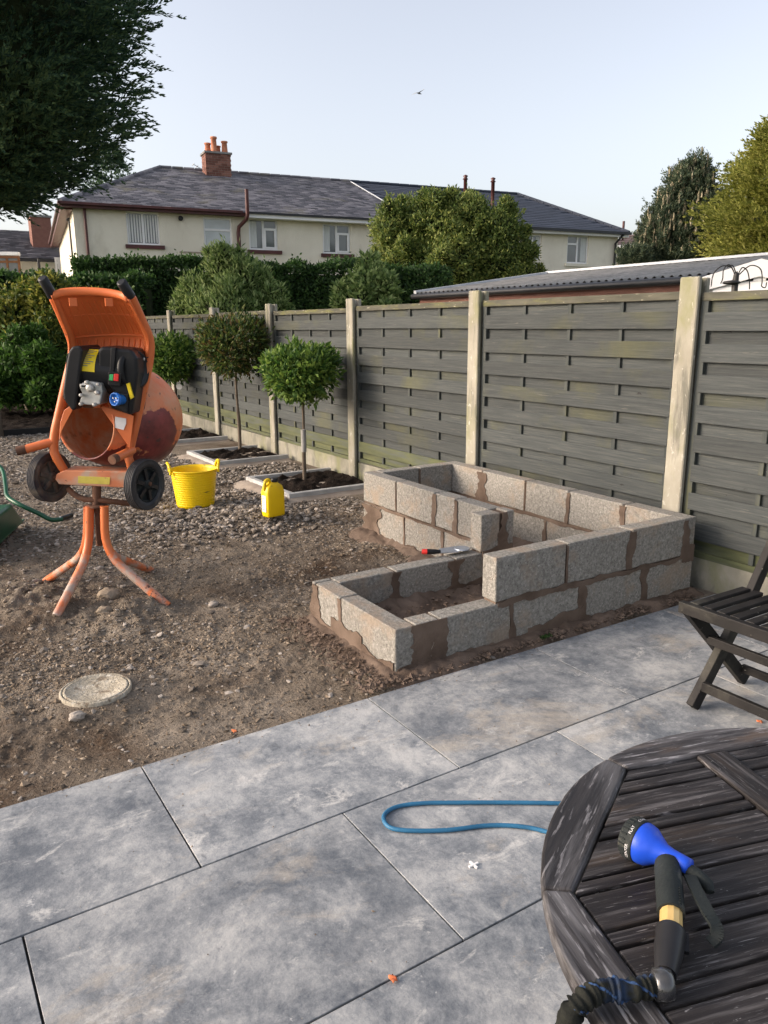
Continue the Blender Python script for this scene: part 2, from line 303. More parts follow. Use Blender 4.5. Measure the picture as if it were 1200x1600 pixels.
 fascia=M('faded_red_fascia', [(.3, (.13, .06, .045)), (.7, (.22, .105, .08))], 5, stretch=(1, .5, 3), bump=.3, layers=[((.4, .3, .24), 8, .62, .7)]),
 pebble=M('pebbledash_panel', [(.3, (.25, .18, .12)), (.7, (.5, .42, .33))], 60, 3, bump=1, bscale=60, bdist=.02),
 ridge=M('pale_ridge_cap', [(.3, (.45, .48, .52)), (.7, (.58, .61, .64))], 4, bump=.1),
 wire=M('black_iron', [(.3, (.01, .01, .01)), (.7, (.03, .028, .025))], 10, rough=.5, bump=.1),
 bark=M('grey_brown_bark', [(.3, (.07, .053, .037)), (.7, (.17, .135, .10))], 8, stretch=(3, 3, .5), bump=.8, bscale=30, bdist=.01),
 darkcore=M('shaded_twigs', [(.3, (.012, .018, .008)), (.7, (.03, .04, .015))], 6, bump=1, bscale=6, bdist=.1),  # solid crown and hedge cores, deep-foliage shade put into the colour
 grass=M('rough_ground', [(.3, (.05, .07, .025)), (.7, (.11, .12, .05))], 1, bump=.5, bscale=8, bdist=.03),
 steel=M('trowel_blade_steel', [(.3, (.30, .34, .40)), (.7, (.45, .50, .57))], 6, rough=.35, metallic=.6, bump=.05),
 tagw=M('pale_plant_tag', [(.3, (.62, .6, .55)), (.7, (.72, .7, .66))], 6, bump=0),
 film=M('black_edging', [(.3, (.008, .008, .009)), (.7, (.02, .02, .02))], 6, bump=.3),
 orangebit=M('orange_leaf_scrap', [(.3, (.55, .12, .05)), (.7, (.7, .25, .1))], 30, bump=.1),
)
def glass(name, col):
    m = M(name, [(.3, col), (.7, tuple(c*1.3 for c in col))], 2, bump=0, rough=.08, spec=.9); return m
mt['pane'] = glass('window_glass', (.09, .10, .11)); mt['panelight'] = glass('pale_window_glass', (.34, .37, .38))
mt['lf_conifer'] = leafmat('dark_cypress_foliage', [(.018, .048, .032), (.042, .092, .05), (.08, .14, .062), (.13, .19, .075)], .6, .5)
mt['lf_gold'] = leafmat('golden_cypress_foliage', [(.10, .125, .02), (.25, .27, .05), (.46, .44, .12)], .9, .5)
mt['lf_pine'] = leafmat('blue_green_pine_needles', [(.03, .055, .036), (.07, .105, .062), (.15, .18, .10)], .9, .6)
mt['lf_candle'] = leafmat('pale_pine_candles', [(.30, .26, .16), (.46, .41, .28)], .9, .6)
mt['lf_privet'] = leafmat('dark_privet_leaves', [(.018, .048, .012), (.038, .09, .02), (.065, .135, .03)], 1.0, .65)
mt['lf_laurel'] = leafmat('left_boundary_hedge_leaves', [(.018, .05, .014), (.04, .095, .022), (.08, .155, .036)], 1.0, .65)
mt['lf_buddleia'] = leafmat('grey_green_shrub_leaves', [(.08, .135, .035), (.19, .28, .08), (.34, .42, .16)], 1.0, .75)
mt['lf_willow'] = leafmat('olive_bush_leaves', [(.05, .09, .018), (.12, .175, .035), (.32, .35, .09)], .55, .5)
mt['lf_golden'] = leafmat('yellow_variegated_leaves', [(.05, .09, .016), (.13, .17, .03), (.40, .38, .08)], 1.1, .6)
mt['lf_green'] = leafmat('fresh_green_shrub_leaves', [(.024, .068, .012), (.052, .125, .02), (.095, .19, .032)], 1.2, .6)
mt['lf_bay'] = leafmat('bay_leaves', [(.03, .08, .013), (.085, .17, .026), (.21, .31, .06)], 4, .75)
mt['lf_red'] = leafmat('bronze_photinia_leaves', [(.022, .05, .012), (.05, .09, .018), (.08, .11, .025), (.14, .085, .03), (.12, .17, .035)], 4, .8)

# ------------------------------------------------------------------ ground
def wall_dist(X, Y):
    """distance to the block planter's footprint"""
    R = [(1.72, 2.62, 3.76, 2.72), (1.72, 2.62, 1.82, 3.41), (1.72, 3.31, 3.0, 3.41), (2.9, 3.3, 3.0, 4.85), (2.9, 4.75, 3.76, 4.85), (3.66, 2.62, 3.76, 4.85)]
    d = np.full(np.shape(X), 9.0)
    for x0, y0, x1, y1 in R:
        dx = np.maximum(np.maximum(x0-X, X-x1), 0); dy = np.maximum(np.maximum(y0-Y, Y-y1), 0)
        d = np.minimum(d, np.hypot(dx, dy))
    return d
def dirt_h(X, Y):
    h = -.022+.05*fbm(X, Y, .9, 3)+.035*fbm(X+5, Y, 4, 3)+.026*fbm(X, Y+8, 17, 4)+.014*fbm(X+3, Y, 47, 3)*np.clip(.6+2*fbm(X, Y, 1.7, 2), 0, 1.4)
    for cx, cy_, r, a in ((.75, 4.35, .30, .05), (.95, 4.0, .17, .055), (1.1, 4.15, .12, .04), (.45, 4.6, .35, .05), (2.2, 5.75, .6, .04), (2.45, 5.5, .3, .03)):
        h = h+a*np.exp(-((X-cx)**2+(Y-cy_)**2)/r**2)*(1+1.6*fbm(X, Y, 14, 3))
    edge = np.clip((Y-2.5)/.35, 0, 1)
    h = h*edge+(1-edge)*(-.017+.012*fbm(X, Y, 22, 3))
    mh = np.exp(-(((X-.575)**2+(Y-3.2)**2)/.22**2)**3); h = h*(1-mh)-.008*mh
    right = np.clip((X-2.85)/.1, 0, 1)*(Y > 5.9); h = h*(1-right)+(-.02)*right
    return h
def nonuni(a, b, fine, coarse_from, k):
    v = [a]
    while v[-1] < b: v.append(v[-1]+fine*(1 if v[-1] < coarse_from else 1+(v[-1]-coarse_from)*k))
    return np.array(v)
tag(MB().box((-150, -100, -.4), (200, 250, -.16)).build('ground', mt['grass']), kind='structure')
xs = np.concatenate([np.arange(-3, 0, .05), np.arange(0, 2.9, .0105), np.arange(2.9, 3.96, .025)]); ys = nonuni(2.46, 13.2, .011, 3.6, .55)
gx, gy = np.meshgrid(xs, ys); gz = dirt_h(gx, gy); V = np.stack([gx, gy, gz], -1).reshape(-1, 3)
nx, ny = len(xs), len(ys); ii = np.arange(nx-1)[None]+np.arange(ny-1)[:, None]*nx; ii = ii.ravel()
tag(npmesh('dirt_yard', V, np.stack([ii, ii+1, ii+nx+1, ii+nx], 1), mt['dirt'], smooth=True), kind='structure')

# dark soil border at the back of the yard and its black edging
def soilpatch(name, x0, x1, y0, y1, z, amp, parent=None, m='soil', n=60, fall=True):
    def fn(u, v):
        x = x0+(x1-x0)*u; y = y0+(y1-y0)*v; e = min(u, 1-u, v, 1-v)
        return (x, y, z+amp*(1.3*float(fbm(x, y, 9, 4))+.3)*(min(1, e*8) if fall else 1))
    return MB().grid(fn, n, n).build(name, mt[m], parent)
tag(soilpatch('soil_border', -3, 3.86, 12.35, 17.0, .0, .09, n=110), kind='structure')
tag(MB().bar((-3, 12.33, .0), (2.9, 12.30, .0), .02, .13).build('edging_strip', mt['film']), 'black plastic edging strip between gravel and dark back border', 'edging')

# ------------------------------------------------------------------ stones (stuff)
def protos8(k=6):
    out = []
    for i in range(k):
        v = np.array([(1, 0, 0), (0, 1, 0), (-1, 0, 0), (0, -1, 0), (0, 0, 1), (0, 0, -1)], float)*RNG.uniform(.6, 1.25, (6, 1))+RNG.normal(0, .18, (6, 3))
        out.append((v, np.array([(0, 1, 4), (1, 2, 4), (2, 3, 4), (3, 0, 4), (1, 0, 5), (2, 1, 5), (3, 2, 5), (0, 3, 5)])))
    return out
def protos(k=8):
    out = []
    for i in range(k):
        bm = bmesh.new(); bmesh.ops.create_icosphere(bm, subdivisions=1, radius=1)
        for v in bm.verts: v.co *= random.uniform(.65, 1.15)
        bm.verts.index_update(); out.append((np.array([v.co[:] for v in bm.verts]), np.array([[v.index for v in f.verts] for f in bm.faces]))); bm.free()
    return out
PR20 = protos(); PR8 = protos8()
def scatter(name, P, size, m, label, cat, flat=.6, sink=.25):
    n = len(P); Vs, Fs = [], []; base = 0; PR = PR8 if name in ('grit', 'slab_grit', 'mortar_crumbs') else PR20
    which = RNG.integers(0, len(PR), n)
    for k, (pv, pf) in enumerate(PR):
        idx = np.where(which == k)[0]; c = len(idx)
        if not c: continue
        a = RNG.random(c)*6.283; s = size[idx]
        sc = np.stack([s*RNG.uniform(.8, 1.35, c), s*RNG.uniform(.6, 1, c), s*flat*RNG.uniform(.6, 1.1, c)], 1)
        q = pv[None]*sc[:, None]
        t = RNG.normal(0, .3, c)[:, None]; y = q[..., 1]*np.cos(t)-q[..., 2]*np.sin(t); z = q[..., 1]*np.sin(t)+q[..., 2]*np.cos(t)
        ca, sa = np.cos(a)[:, None], np.sin(a)[:, None]
        X = q[..., 0]*ca-y*sa; Y = q[..., 0]*sa+y*ca
        W = np.stack([X, Y, z], -1)+P[idx][:, None]; W[..., 2] += (s*flat*(1-2*sink))[:, None]*.6
        Vs.append(W.reshape(-1, 3)); Fs.append((pf[None]+(np.arange(c)*len(pv))[:, None, None]+base).reshape(-1, 3)); base += c*len(pv)
    o = npmesh(name, np.concatenate(Vs), np.concatenate(Fs), m)
    return tag(o, label, cat, None, 'stuff')
def pts(n, x0, x1, y0, y1, dens=None):
    x = RNG.uniform(x0, x1, n*4); y = RNG.uniform(y0, y1, n*4)
    k = (x > .104*y-2.3) & (wall_dist(x, y) > .02) & (np.hypot(x-.575, y-3.2) > .15) & ~((x > 2.86) & (y > 6.0))
    if dens is not None: k &= RNG.random(n*4) < dens(x, y)
    x, y = x[k][:n], y[k][:n]; return np.stack([x, y, dirt_h(x, y)], -1)
cl = lambda x, y: np.clip(.5+2.4*fbm(x, y, 1.4, 3), .16, 1)
P = pts(44000, -2.2, 3.2, 2.53, 5.8, cl); scatter('grit', P, RNG.lognormal(-5.12, .42, len(P)), mt['clod'], 'fine brown grit and crumbs strewn over the bare earth', 'grit')
P = pts(8000, -2.2, 3.2, 2.53, 6.0, cl); scatter('pebbles', P, np.clip(RNG.lognormal(-4.75, .42, len(P)), 0, .026), mt['stone'], 'small grey brown pebbles scattered over the bare earth', 'pebbles', flat=.45)
gd = lambda x, y: np.clip((y-4.9+.9*fbm(x, y, 1.1, 3)*2)/.9, 0, 1)*np.clip(1.0+2.2*fbm(x, y, .9, 2), .15, 1)
P = pts(37000, -2.0, 3.45, 4.6, 12.3, gd); scatter('gravel', P, np.clip(RNG.lognormal(-4.32, .36, len(P))*(1+.02*(P[:, 1]-6)), .007, .045), mt['stone'], 'loose grey gravel covering the far half of the yard', 'gravel', flat=.5)
hp = lambda x, y: np.exp(-(((x-2.25)/.62)**2+((y-5.85)/.55)**2))
P = pts(2300, 1.4, 2.88, 5.0, 7.0, hp); P[:, 2] += .012*RNG.random(len(P)); scatter('heaped_gravel', P, np.clip(RNG.lognormal(-3.98, .33, len(P)), .008, .036), mt['stone'], 'heap of larger pale stones between yellow tub and canister', 'gravel')
P = pts(500, 2.9, 3.8, 7.15, 8.0) if False else np.stack([RNG.uniform(2.3, 3.75, 1300), RNG.uniform(7.15, 7.98, 1300), np.full(1300, -.012)], -1)
scatter('strip_gravel', P, RNG.lognormal(-4.1, .3, len(P)), mt['stone'], 'gravel strip between the two nearer tree beds', 'gravel')
# a few clods big enough to be things
for (u, v, r, lab) in ((170, 935, .055, 'large brown earth clod under the mixer stand'), (163, 958, .035, 'smaller brown earth clod in front of the mixer stand'),
                       (120, 1118, .028, 'dark stone below the round inspection cover'), (333, 940, .026, 'flat grey stone right of the mixer feet')):
    p = onz(u, v); p[2] = float(dirt_h(p[0], p[1])); bm = bmesh.new(); bmesh.ops.create_icosphere(bm, subdivisions=3, radius=1)
    for q in bm.verts:
        n = q.co.copy(); q.co *= 1+.5*float(fbm(n.x+3*r*50, n.y+n.z, 1.6, 3)); q.co = Vector((q.co.x*r*1.2, q.co.y*r, q.co.z*r*.75))+Vector((p[0], p[1], p[2]+r*.35))
    tag(MB().bm(bm).build('earth_clod' if r > .03 else 'stone', mt['clod' if r > .03 else 'stone']), lab, 'clod' if r > .03 else 'stone')

# ------------------------------------------------------------------ patio
YE, L, W = 2.505, .931, .619
patio = tag(MB().box((-1.6, -1.2, -.12), (3.84, YE-.004, -.0085)).build('patio', mt['joint'], None, (0, 0, 0)), kind='structure')
g = .0027
rows = [(YE, .574), (YE-W, .105), (YE-2*W, .50), (YE-3*W, .105), (YE-4*W, .574), (YE-5*W, .105)]
for (yt, x0) in rows:
    k = -3
    while x0+k*L < 3.82:
        a = max(x0+k*L, -1.6)+g; b = min(x0+(k+1)*L, 3.835)-g; k += 1
        if b-a < .05: continue
        a += random.uniform(-.0008, .0012); b -= random.uniform(-.0008, .0012)
        dz = random.uniform(-.0012, 0)
        o = MB().bevbox((a, yt-W+g, -.0238+dz), (b, yt-g, 0+dz), .0011).build('paving_slab', mt['slab'], patio, ((a+b)/2, yt-W/2, 0))

# ------------------------------------------------------------------ block planter
BR = lambda a, b, m_='block', name='block': MB().bevbox(a, b, .004, .0015).build(name, mt[m_], planter, ((a[0]+b[0])/2, (a[1]+b[1])/2, (a[2]+b[2])/2))
planter = thing('block_planter', (2.6, 3.4, 0), 'stepped raised bed of grey concrete blocks and brown mortar by the fence', 'raised bed')
J = .010
C1, C2 = (-.01, .213), (.225, .442)
def course_x(y0, y1, z, cuts):
    for a, b in cuts: BR((a, y0, z[0]), (b, y1, z[1]))
def course_y(x0, x1, z, cuts):
    for a, b in cuts: BR((x0, a, z[0]), (x1, b, z[1]))
course_x(2.62, 2.72, C1, [(1.828, 1.95), (1.965, 2.385), (2.402, 2.862), (2.878, 3.338), (3.352, 3.76)])
course_x(2.62, 2.72, C2, [(2.285, 2.742), (2.755, 3.212), (3.228, 3.668)])
course_y(1.72, 1.82, C1, [(2.62, 3.10), (3.115, 3.365), (3.377, 3.41)])
course_x(3.31, 3.41, C1, [(1.828, 2.165), (2.182, 2.575), (2.59, 3.0)])
BR((2.76, 3.305, C2[0]), (2.90, 3.405, C2[1])); BR((2.955, 3.31, C2[0]), (3.01, 3.41, C2[1]))
course_y(2.90, 3.00, C2, [(3.415, 3.72), (3.735, 3.945), (3.96, 4.40), (4.413, 4.85)])
course_y(2.90, 3.00, C1, [(3.42, 3.85), (3.865, 4.295), (4.31, 4.73), (4.75, 4.85)])
course_x(4.75, 4.85, C2, [(3.01, 3.335), (3.35, 3.655)]); course_x(4.75, 4.85, C1, [(3.01, 3.45), (3.465, 3.655)])
course_y(3.66, 3.76, C2, [(2.62, 3.045), (3.06, 3.50), (3.513, 3.91), (3.925, 4.38), (4.395, 4.85)])
course_y(3.66, 3.76, C1, [(2.735, 3.25), (3.265, 3.70), (3.715, 4.15), (4.165, 4.60), (4.615, 4.85)])
mo = MB(); i_ = .006
for x0, y0, x1, y1, z1 in ((1.72, 2.62, 2.35, 2.72, .207), (2.285, 2.62, 3.76, 2.72, .436), (1.72, 2.62, 1.82, 3.41, .2065), (1.72, 3.31, 2.85, 3.41, .207), (2.765, 3.31, 3.0, 3.41, .43),
                           (2.9, 3.31, 3.0, 4.85, .436), (2.9, 4.75, 3.76, 4.85, .436), (3.66, 2.62, 3.76, 4.85, .436)):
    k = random.uniform(.001, .002)
    mo.box((x0+i_+k, y0+i_+k, -.02), (x1-i_-k, y1-i_-k, z1-k*2))
mo.build('mortar_joint', mt['mortar'], planter)
_k = [0]
def smear(face, c, a0, a1, z0, z1, n=9, th=.004):
    """ragged film of mortar on a wall face: face 'S','W' or 'X+' (inner, facing +x/-x)"""
    _k[0] += 1; th = .0025+.00007*_k[0]
    left, right = [], []; n = 26; sd1, sd2 = random.uniform(0, 90), random.uniform(0, 90); pw = random.uniform(-.2, .6)
    for i in range(n+1):
        t = i/n; z = z0+(z1-z0)*t; wd = (a1-a0)/2; m_ = (a0+a1)/2
        f1 = float(fbm(sd1, t*2.2+sd2, 1.6, 5)); f2 = float(fbm(sd2, t*2.2+sd1, 1.6, 5))
        left.append((m_-wd*max(.25, .95+2.2*f1-pw*t), z)); right.append((m_+wd*max(.25, .95+2.2*f2-pw*t), z))
    poly = right+left[::-1]
    if face == 'S': P = [(a, c, z) for a, z in poly]; d = (0, -th, 0)
    elif face == 'N': P = [(a, c, z) for a, z in poly]; d = (0, th, 0)
    elif face == 'W': P = [(c, a, z) for a, z in poly]; d = (-th, 0, 0)
    MBm.prism(P, d)
MBm = MB()
for a, wd in ((1.86, .055), (1.955, .05), (2.393, .022), (2.87, .035), (3.345, .03)): smear('S', 2.619, a-wd, a+wd, .0, .212)
for a, wd in ((2.75, .006), (3.22, .026), (3.68, .03)): smear('S', 2.6185, a-wd, a+wd, .225, .43)
def hband(face, c, a0, a1, zc, w0, n=60, th=.0035):
    n = max(20, int((a1-a0)*70)); sd1 = random.uniform(0, 99)
    _k[0] += 1; th = .0025+.00007*_k[0]
    up = [(a0+(a1-a0)*i/n, zc+w0*max(.25, .8+3.2*float(fbm((a0+(a1-a0)*i/n)*9, sd1, 1, 5)))) for i in range(n+1)]; dn = [(a0+(a1-a0)*i/n, zc-w0*max(.2, .7+3.2*float(fbm((a0+(a1-a0)*i/n)*9, sd1+30, 1, 5)))) for i in range(n+1)]
    poly = up+dn[::-1]
    P = [((a, c, z) if face in 'SN' else (c, a, z)) for a, z in poly]
    MBm.prism(P, {'S': (0, -th, 0), 'N': (0, th, 0), 'W': (-th, 0, 0)}[face])
hband('S', 2.6175, 2.30, 3.76, .213, .017); hband('S', 2.6172, 3.66, 3.76, .24, .05, 8)
hband('S', 2.6168, 1.73, 2.38, .006, .022); hband('S', 2.6168, 2.4, 3.76, .004, .018)
for a0, a1, zc, w0 in ((2.65, 2.9, .02, .05), (2.5, 2.75, .03, .03)): hband('S', 2.6165, a0, a1, zc, w0, 10)
for a, wd in ((3.11, .022), (3.371, .05), (3.35, .03)): smear('W', 1.7185, a-wd, a+wd, .0, .205)
hband('W', 1.7175, 2.63, 3.40, .008, .028); hband('W', 1.717, 2.9, 3.2, .03, .04, 10)
hband('W', 2.8985, 3.42, 4.84, .213, .010)
for a, wd in ((3.725, .022), (3.95, .018), (4.405, .007)): smear('W', 2.898, a-wd, a+wd, .225, .435)
for a, wd in ((4.74, .09), (4.3, .009), (3.857, .014)): smear('W', 2.8975, a-wd, a+wd, 0, .205)
hband('W', 3.6585, 2.8, 4.74, .213, .013)
for a, wd in ((4.385, .055), (3.918, .008), (3.506, .014), (3.052, .02)): smear('W', 3.658, a-wd, a+wd, .225, .43)
for a, wd in ((3.707, .016), (4.155, .02)): smear('W', 3.6575, a-wd, a+wd, 0, .2)
for a, wd in ((2.174, .04), (2.582, .045)): smear('S', 3.309, a-wd, a+wd, .0, .205)
hband('S', 3.3085, 1.83, 2.89, .02, .035, 20)
smear('S', 3.3035, 2.885, 2.965, .215, .44); hband('S', 3.303, 2.77, 3.0, .222, .02, 8)
smear('S', 4.7485, 3.33, 3.35, .225, .43)
MBm.build('mortar_smear', mt['mortar'], planter)
# mortar bed spilt round the footings, filling the low bed
def bed(x0, x1, y0, y1, step=.012):
    X, Y = np.meshgrid(np.arange(x0, x1, step), np.arange(y0, y1, step)); d = wall_dist(X, Y)
    inside = (X > 1.8) & (X < 3.68) & (Y > 2.7) & (Y < 3.35)
    n = fbm(X, Y, 5, 4)*2; m_ = fbm(X+3, Y+9, 16, 4)
    reach = .11+.10*n
    h = np.clip((reach-d)/.09, -1, 1)
    Z = -.03+.05*np.clip(h, -.8, 1)+.035*m_*np.clip(h+.5, 0, 1)
    Z = np.where(inside, .015+.05*n*.8+.05*m_+.03*np.clip(1-d/.12, 0, 1), Z)
    Z = np.where(Y < 2.52, np.minimum(Z, .006-(2.52-Y)*3), Z)
    V = np.stack([X, Y, Z], -1).reshape(-1, 3); ny_, nx_ = X.shape
    q = (np.arange(nx_-1)[None]+np.arange(ny_-1)[:, None]*nx_).ravel()
    return V, np.stack([q, q+1, q+nx_+1, q+nx_], 1)
V, Q = bed(1.42, 3.83, 2.507, 5.1); npmesh('mortar_bed', V, Q, mt['mortar'], planter, smooth=True)
# crumbs of mortar
P = np.stack([RNG.uniform(1.5, 3.7, 1800), RNG.normal(2.57, .03, 1800), np.full(1800, .008)], -1); P = P[(P[:, 1] > 2.512) & (P[:, 1] < 2.61)]
P2 = np.stack([RNG.normal(1.62, .06, 700), RNG.uniform(2.55, 3.5, 700), np.full(700, .006)], -1); P2 = P2[P2[:, 0] < 1.71]
P3 = np.stack([RNG.uniform(1.83, 3.0, 500), RNG.uniform(2.73, 3.3, 500), np.full(500, .04)], -1)
P = np.concatenate([P, P2, P3]); scatter('mortar_crumbs', P, np.clip(RNG.lognormal(-5.0, .5, len(P)), 0, .022), mt['mortar'], 'crumbs of brown mortar round the foot of the block walls', 'mortar')
t = thing('trowel', tuple(onz(700, 862, .235)), 'pointing trowel with red and black handle on the low block wall', 'trowel')
a = onz(659, 862, .25); b = onz(680, 862, .25); c = onz(700, 862, .245)
MB().tube([a, a*.8+b*.2, b], [.013, .016, .013], 10).build('handle_end', mt['red'], t); MB().tube([a*.6+b*.4, b, b*.6+c*.4], [.0165, .014, .010], 10).build('handle', mt['black'], t)
q = [onz(684, 865, .232), onz(686, 858, .232), onz(712, 854, .232), onz(722, 857, .232), onz(716, 863, .232)]
MB().prism(q, (0, 0, .003)).build('blade', mt['steel'], t)
q = onz(722, 858, .232); tag(MB().lathe([(.045, 0), (.047, .004), (.043, .008)], q, n=20).build('metal_disc', mt['steel']), 'grey rounded metal tool beside the trowel on the wall', 'tool')

# ------------------------------------------------------------------ fence
FX, Y0, SP = 3.845, 2.80, 1.9
fence = thing('garden_fence', (3.9, 8, 0), 'long grey green woven board fence between tall concrete posts', 'fence')
slF = MB().bevbox((-.006, -.883, -.0475), (.006, .883, .0475), .002)
def shared(name, mb, m, proto={}):
    if name not in proto:
        o = mb.build(name, mt[m]); proto[name] = o.data; bpy.data.objects.remove(o)
    return proto[name]
def inst(name, me, parent, loc, rot=(0, 0, 0)):
    o = bpy.data.objects.new(name, me); COL.objects.link(o); o.parent = parent; o.location = Vector(loc)-wloc(parent); o.rotation_euler = rot; return o
m_slat = shared('slat', slF, 'slat'); m_bat = shared('batten', MB().box((-.009, -.014, -.73), (.009, .014, .73)), 'frame')
m_post = shared('post', MB().bevbox((0, 0, -.1), (.032, .125, 1.757), .006).box((.03, .03, -.1), (.075, .095, 1.745)).bevbox((.07, 0, -.1), (.105, .125, 1.752), .006), 'post')
m_gb = shared('gravel_board', MB().bevbox((-.02, -.9, -.05), (.02, .9, .165), .005), 'gboard')
m_cap = shared('cap_rail', MB().bevbox((-.024, -.892, 1.632), (.026, .892, 1.678), .003), 'cap')
m_st = shared('stile', MB().box((-.02, -.022, .17), (.02, .022, 1.632)), 'frame'); m_br = shared('bottom_rail', MB().box((-.02, -.85, .17), (.018, .85, .205)), 'slatgreen')
for k in range(-1, 8):
    yk = Y0+SP*k
    o = inst('concrete_post', m_post, fence, (FX, yk, 0), (random.uniform(-.006, .006), random.uniform(-.008, .002), 0))
    if k == 7: break
    yc = yk+.125+(SP-.125)/2; X = FX+.062; sag = random.uniform(-.008, .008)
    inst('gravel_board', m_gb, fence, (X, yc, 0))
    pan = thing('fence_panel', (X, yc, sag), None, None); pan.parent = fence; pan.location = Vector((X, yc, sag))-fence.location
    pan['label'] = ''; del pan['label']
    inst('cap_rail', m_cap, pan, (X, yc, sag)); inst('bottom_rail', m_br, pan, (X, yc, sag))
    for s in (-1, 1): inst('stile', m_st, pan, (X, yc+s*.866, sag))
    for s in (-.44, 0, .44): inst('batten', m_bat, pan, (X-.001, yc+s, .905+sag))
    for r in range(17):
        z = .240+r*.0852+sag
        fr = (r % 2 == 1)
        o = inst('slat', m_slat, pan, (X-.018 if fr else X+.014, yc, z+random.uniform(-.003, .003)), (random.uniform(-.0012, .0012), random.uniform(.0, .035)*(1 if fr else -1), 0))
        o.scale = (1, .975 if fr else .97, 1.06 if fr else .98)
        if r < 2 and k >= 1 or (r < 1): o.data = shared('slatmoss', MB().bevbox((-.006, -.883, -.0475), (.006, .883, .0475), .002), 'slatgreen')

# ------------------------------------------------------------------ foliage
def unit(a): return a/np.maximum(np.linalg.norm(a, axis=-1, keepdims=True), 1e-9)
def leaves(name, P, D, Nn, ln, wd, m, parent, label=None):
    """rhombic leaves: base P, direction D, normal hint Nn"""
    n = len(P); D = unit(D); Sd = unit(np.cross(D, Nn)); Nn = np.cross(Sd, D)
    ln = np.asarray(ln).reshape(-1, 1)*np.ones((n, 1)); wd = np.asarray(wd).reshape(-1, 1)*np.ones((n, 1))
    V = np.stack([P, P+D*ln*.5+Sd*wd*.5-Nn*wd*.15, P+D*ln, P+D*ln*.5-Sd*wd*.5-Nn*wd*.15], 1).reshape(-1, 3)
    return npmesh(name, V, np.arange(n*4).reshape(-1, 4), mt[m], parent)
def rdir(n): return unit(RNG.normal(size=(n, 3)))
def blobpts(blobs, n, shell=(.72, 1.02), rough=.16, keep=.86):
    """random points in the outer shells of a union of ellipsoids -> P, outward"""
    Ps, Ns = [], []; area = np.array([(b[3]*b[4]+b[4]*b[5]+b[3]*b[5]) for b in blobs]); area = area/area.sum()
    for b, a in zip(blobs, area):
        k = int(n*a*1.6)+1; d = rdir(k); r = RNG.uniform(shell[0]**2, shell[1]**2, k)**.5
        bump = 1+rough*np.sin(d[:, 0]*7+b[0]*3)*np.sin(d[:, 2]*8+b[1])*np.cos(d[:, 1]*6+b[2])+rough*.6*np.sin(d[:, 0]*19+b[1])*np.sin(d[:, 2]*17+d[:, 1]*15)
        Ps.append(np.array(b[:3])+d*np.array(b[3:6])*(r*bump)[:, None]); Ns.append(unit(d/np.array(b[3:6])))
    P = np.concatenate(Ps); Nn = np.concatenate(Ns); ok = np.ones(len(P), bool)
    for b in blobs: ok &= (((P-np.array(b[:3]))/np.array(b[3:6]))**2).sum(1) > .46*keep
    P, Nn = P[ok], Nn[ok]; s = RNG.permutation(len(P))[:n]; return P[s], Nn[s]
def shrub(name, base, blobs, n, ln, wd, m, label, cat, up=.3, core=True, part='crown', shell=(.72, 1.02), group=None, stems=True, keep=.86, rough=.16):
    t = thing(name, base, label, cat, group)
    P, Nn = blobpts(blobs, n, shell, rough, keep); k = len(P)
    D = Nn*.6+rdir(k)*.9+np.array([0, 0, up]); leaves(part, P, D, Nn+rdir(k)*.7, ln*RNG.uniform(.65, 1.3, k), wd*RNG.uniform(.7, 1.2, k), m, t)
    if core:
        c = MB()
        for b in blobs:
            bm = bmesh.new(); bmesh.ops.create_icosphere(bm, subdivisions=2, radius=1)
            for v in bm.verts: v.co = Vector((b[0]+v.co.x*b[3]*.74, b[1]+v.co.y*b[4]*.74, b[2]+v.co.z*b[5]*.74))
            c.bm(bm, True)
        c.build('shaded_core', mt['darkcore'], t)  # opaque filler bodies, inner shade put into their dark colour
    if stems:
        s = MB()
        for b in blobs[:10]: s.tube([(base[0]+(b[0]-base[0])*.3, base[1]+(b[1]-base[1])*.3, base[2]-.05), ((base[0]+b[0])/2, (base[1]+b[1])/2, (base[2]+b[2])*.55), b[:3]], [.05, .035, .015], 6)
        s.build('stem', mt['bark'], t)
    return t

def sub(bl, k, f, seed=3):
    rr_ = random.Random(seed); out = [(b[0], b[1], b[2], b[3]*.86, b[4]*.86, b[5]*.86) for b in bl]
    for b in bl:
        for i in range(k):
            a = rr_.uniform(0, 6.28); z_ = rr_.uniform(-.5, 1); c_ = math.sqrt(max(0, 1-z_*z_)); q = rr_.uniform(.8, 1.05); g_ = rr_.uniform(.6, 1.3)*f
            out.append((b[0]+math.cos(a)*c_*b[3]*q, b[1]+math.sin(a)*c_*b[4]*q, b[2]+z_*b[5]*q, b[3]*g_, b[4]*g_, b[5]*g_*1.1))
    return out
# big dark cypress upper left
D0 = 11.0
base = at(-45, 520, D0); base[2] = -.1; cx, cyy = base[0], base[1]
cyp = thing('cypress_tree', base, 'huge dark green cypress filling the upper left corner', 'tree')
prof_z = [3.05, 3.25, 3.6, 3.9, 4.4, 4.8, 5.4, 6.2, 7.2, 8.2, 9.2, 10.2]; prof_r = [.45, .95, 1.5, 1.9, 2.15, 2.22, 2.35, 2.42, 2.3, 2.1, 1.5, .5]
n = 17000; z = RNG.uniform(3.1, 10.0, n); R = np.interp(z, prof_z, prof_r); an = RNG.random(n)*6.2832
lobe = 1+.10*np.sin(an*5+z*2.1)+.08*np.sin(an*9-z*3.3)+.07*np.sin(z*5.5+an*3)
fr = RNG.uniform(.30, 1, n)**.5*lobe
P = np.stack([cx+np.cos(an)*R*fr, cyy+np.sin(an)*R*fr, z], -1)
out = np.stack([np.cos(an), np.sin(an), np.zeros(n)], -1)
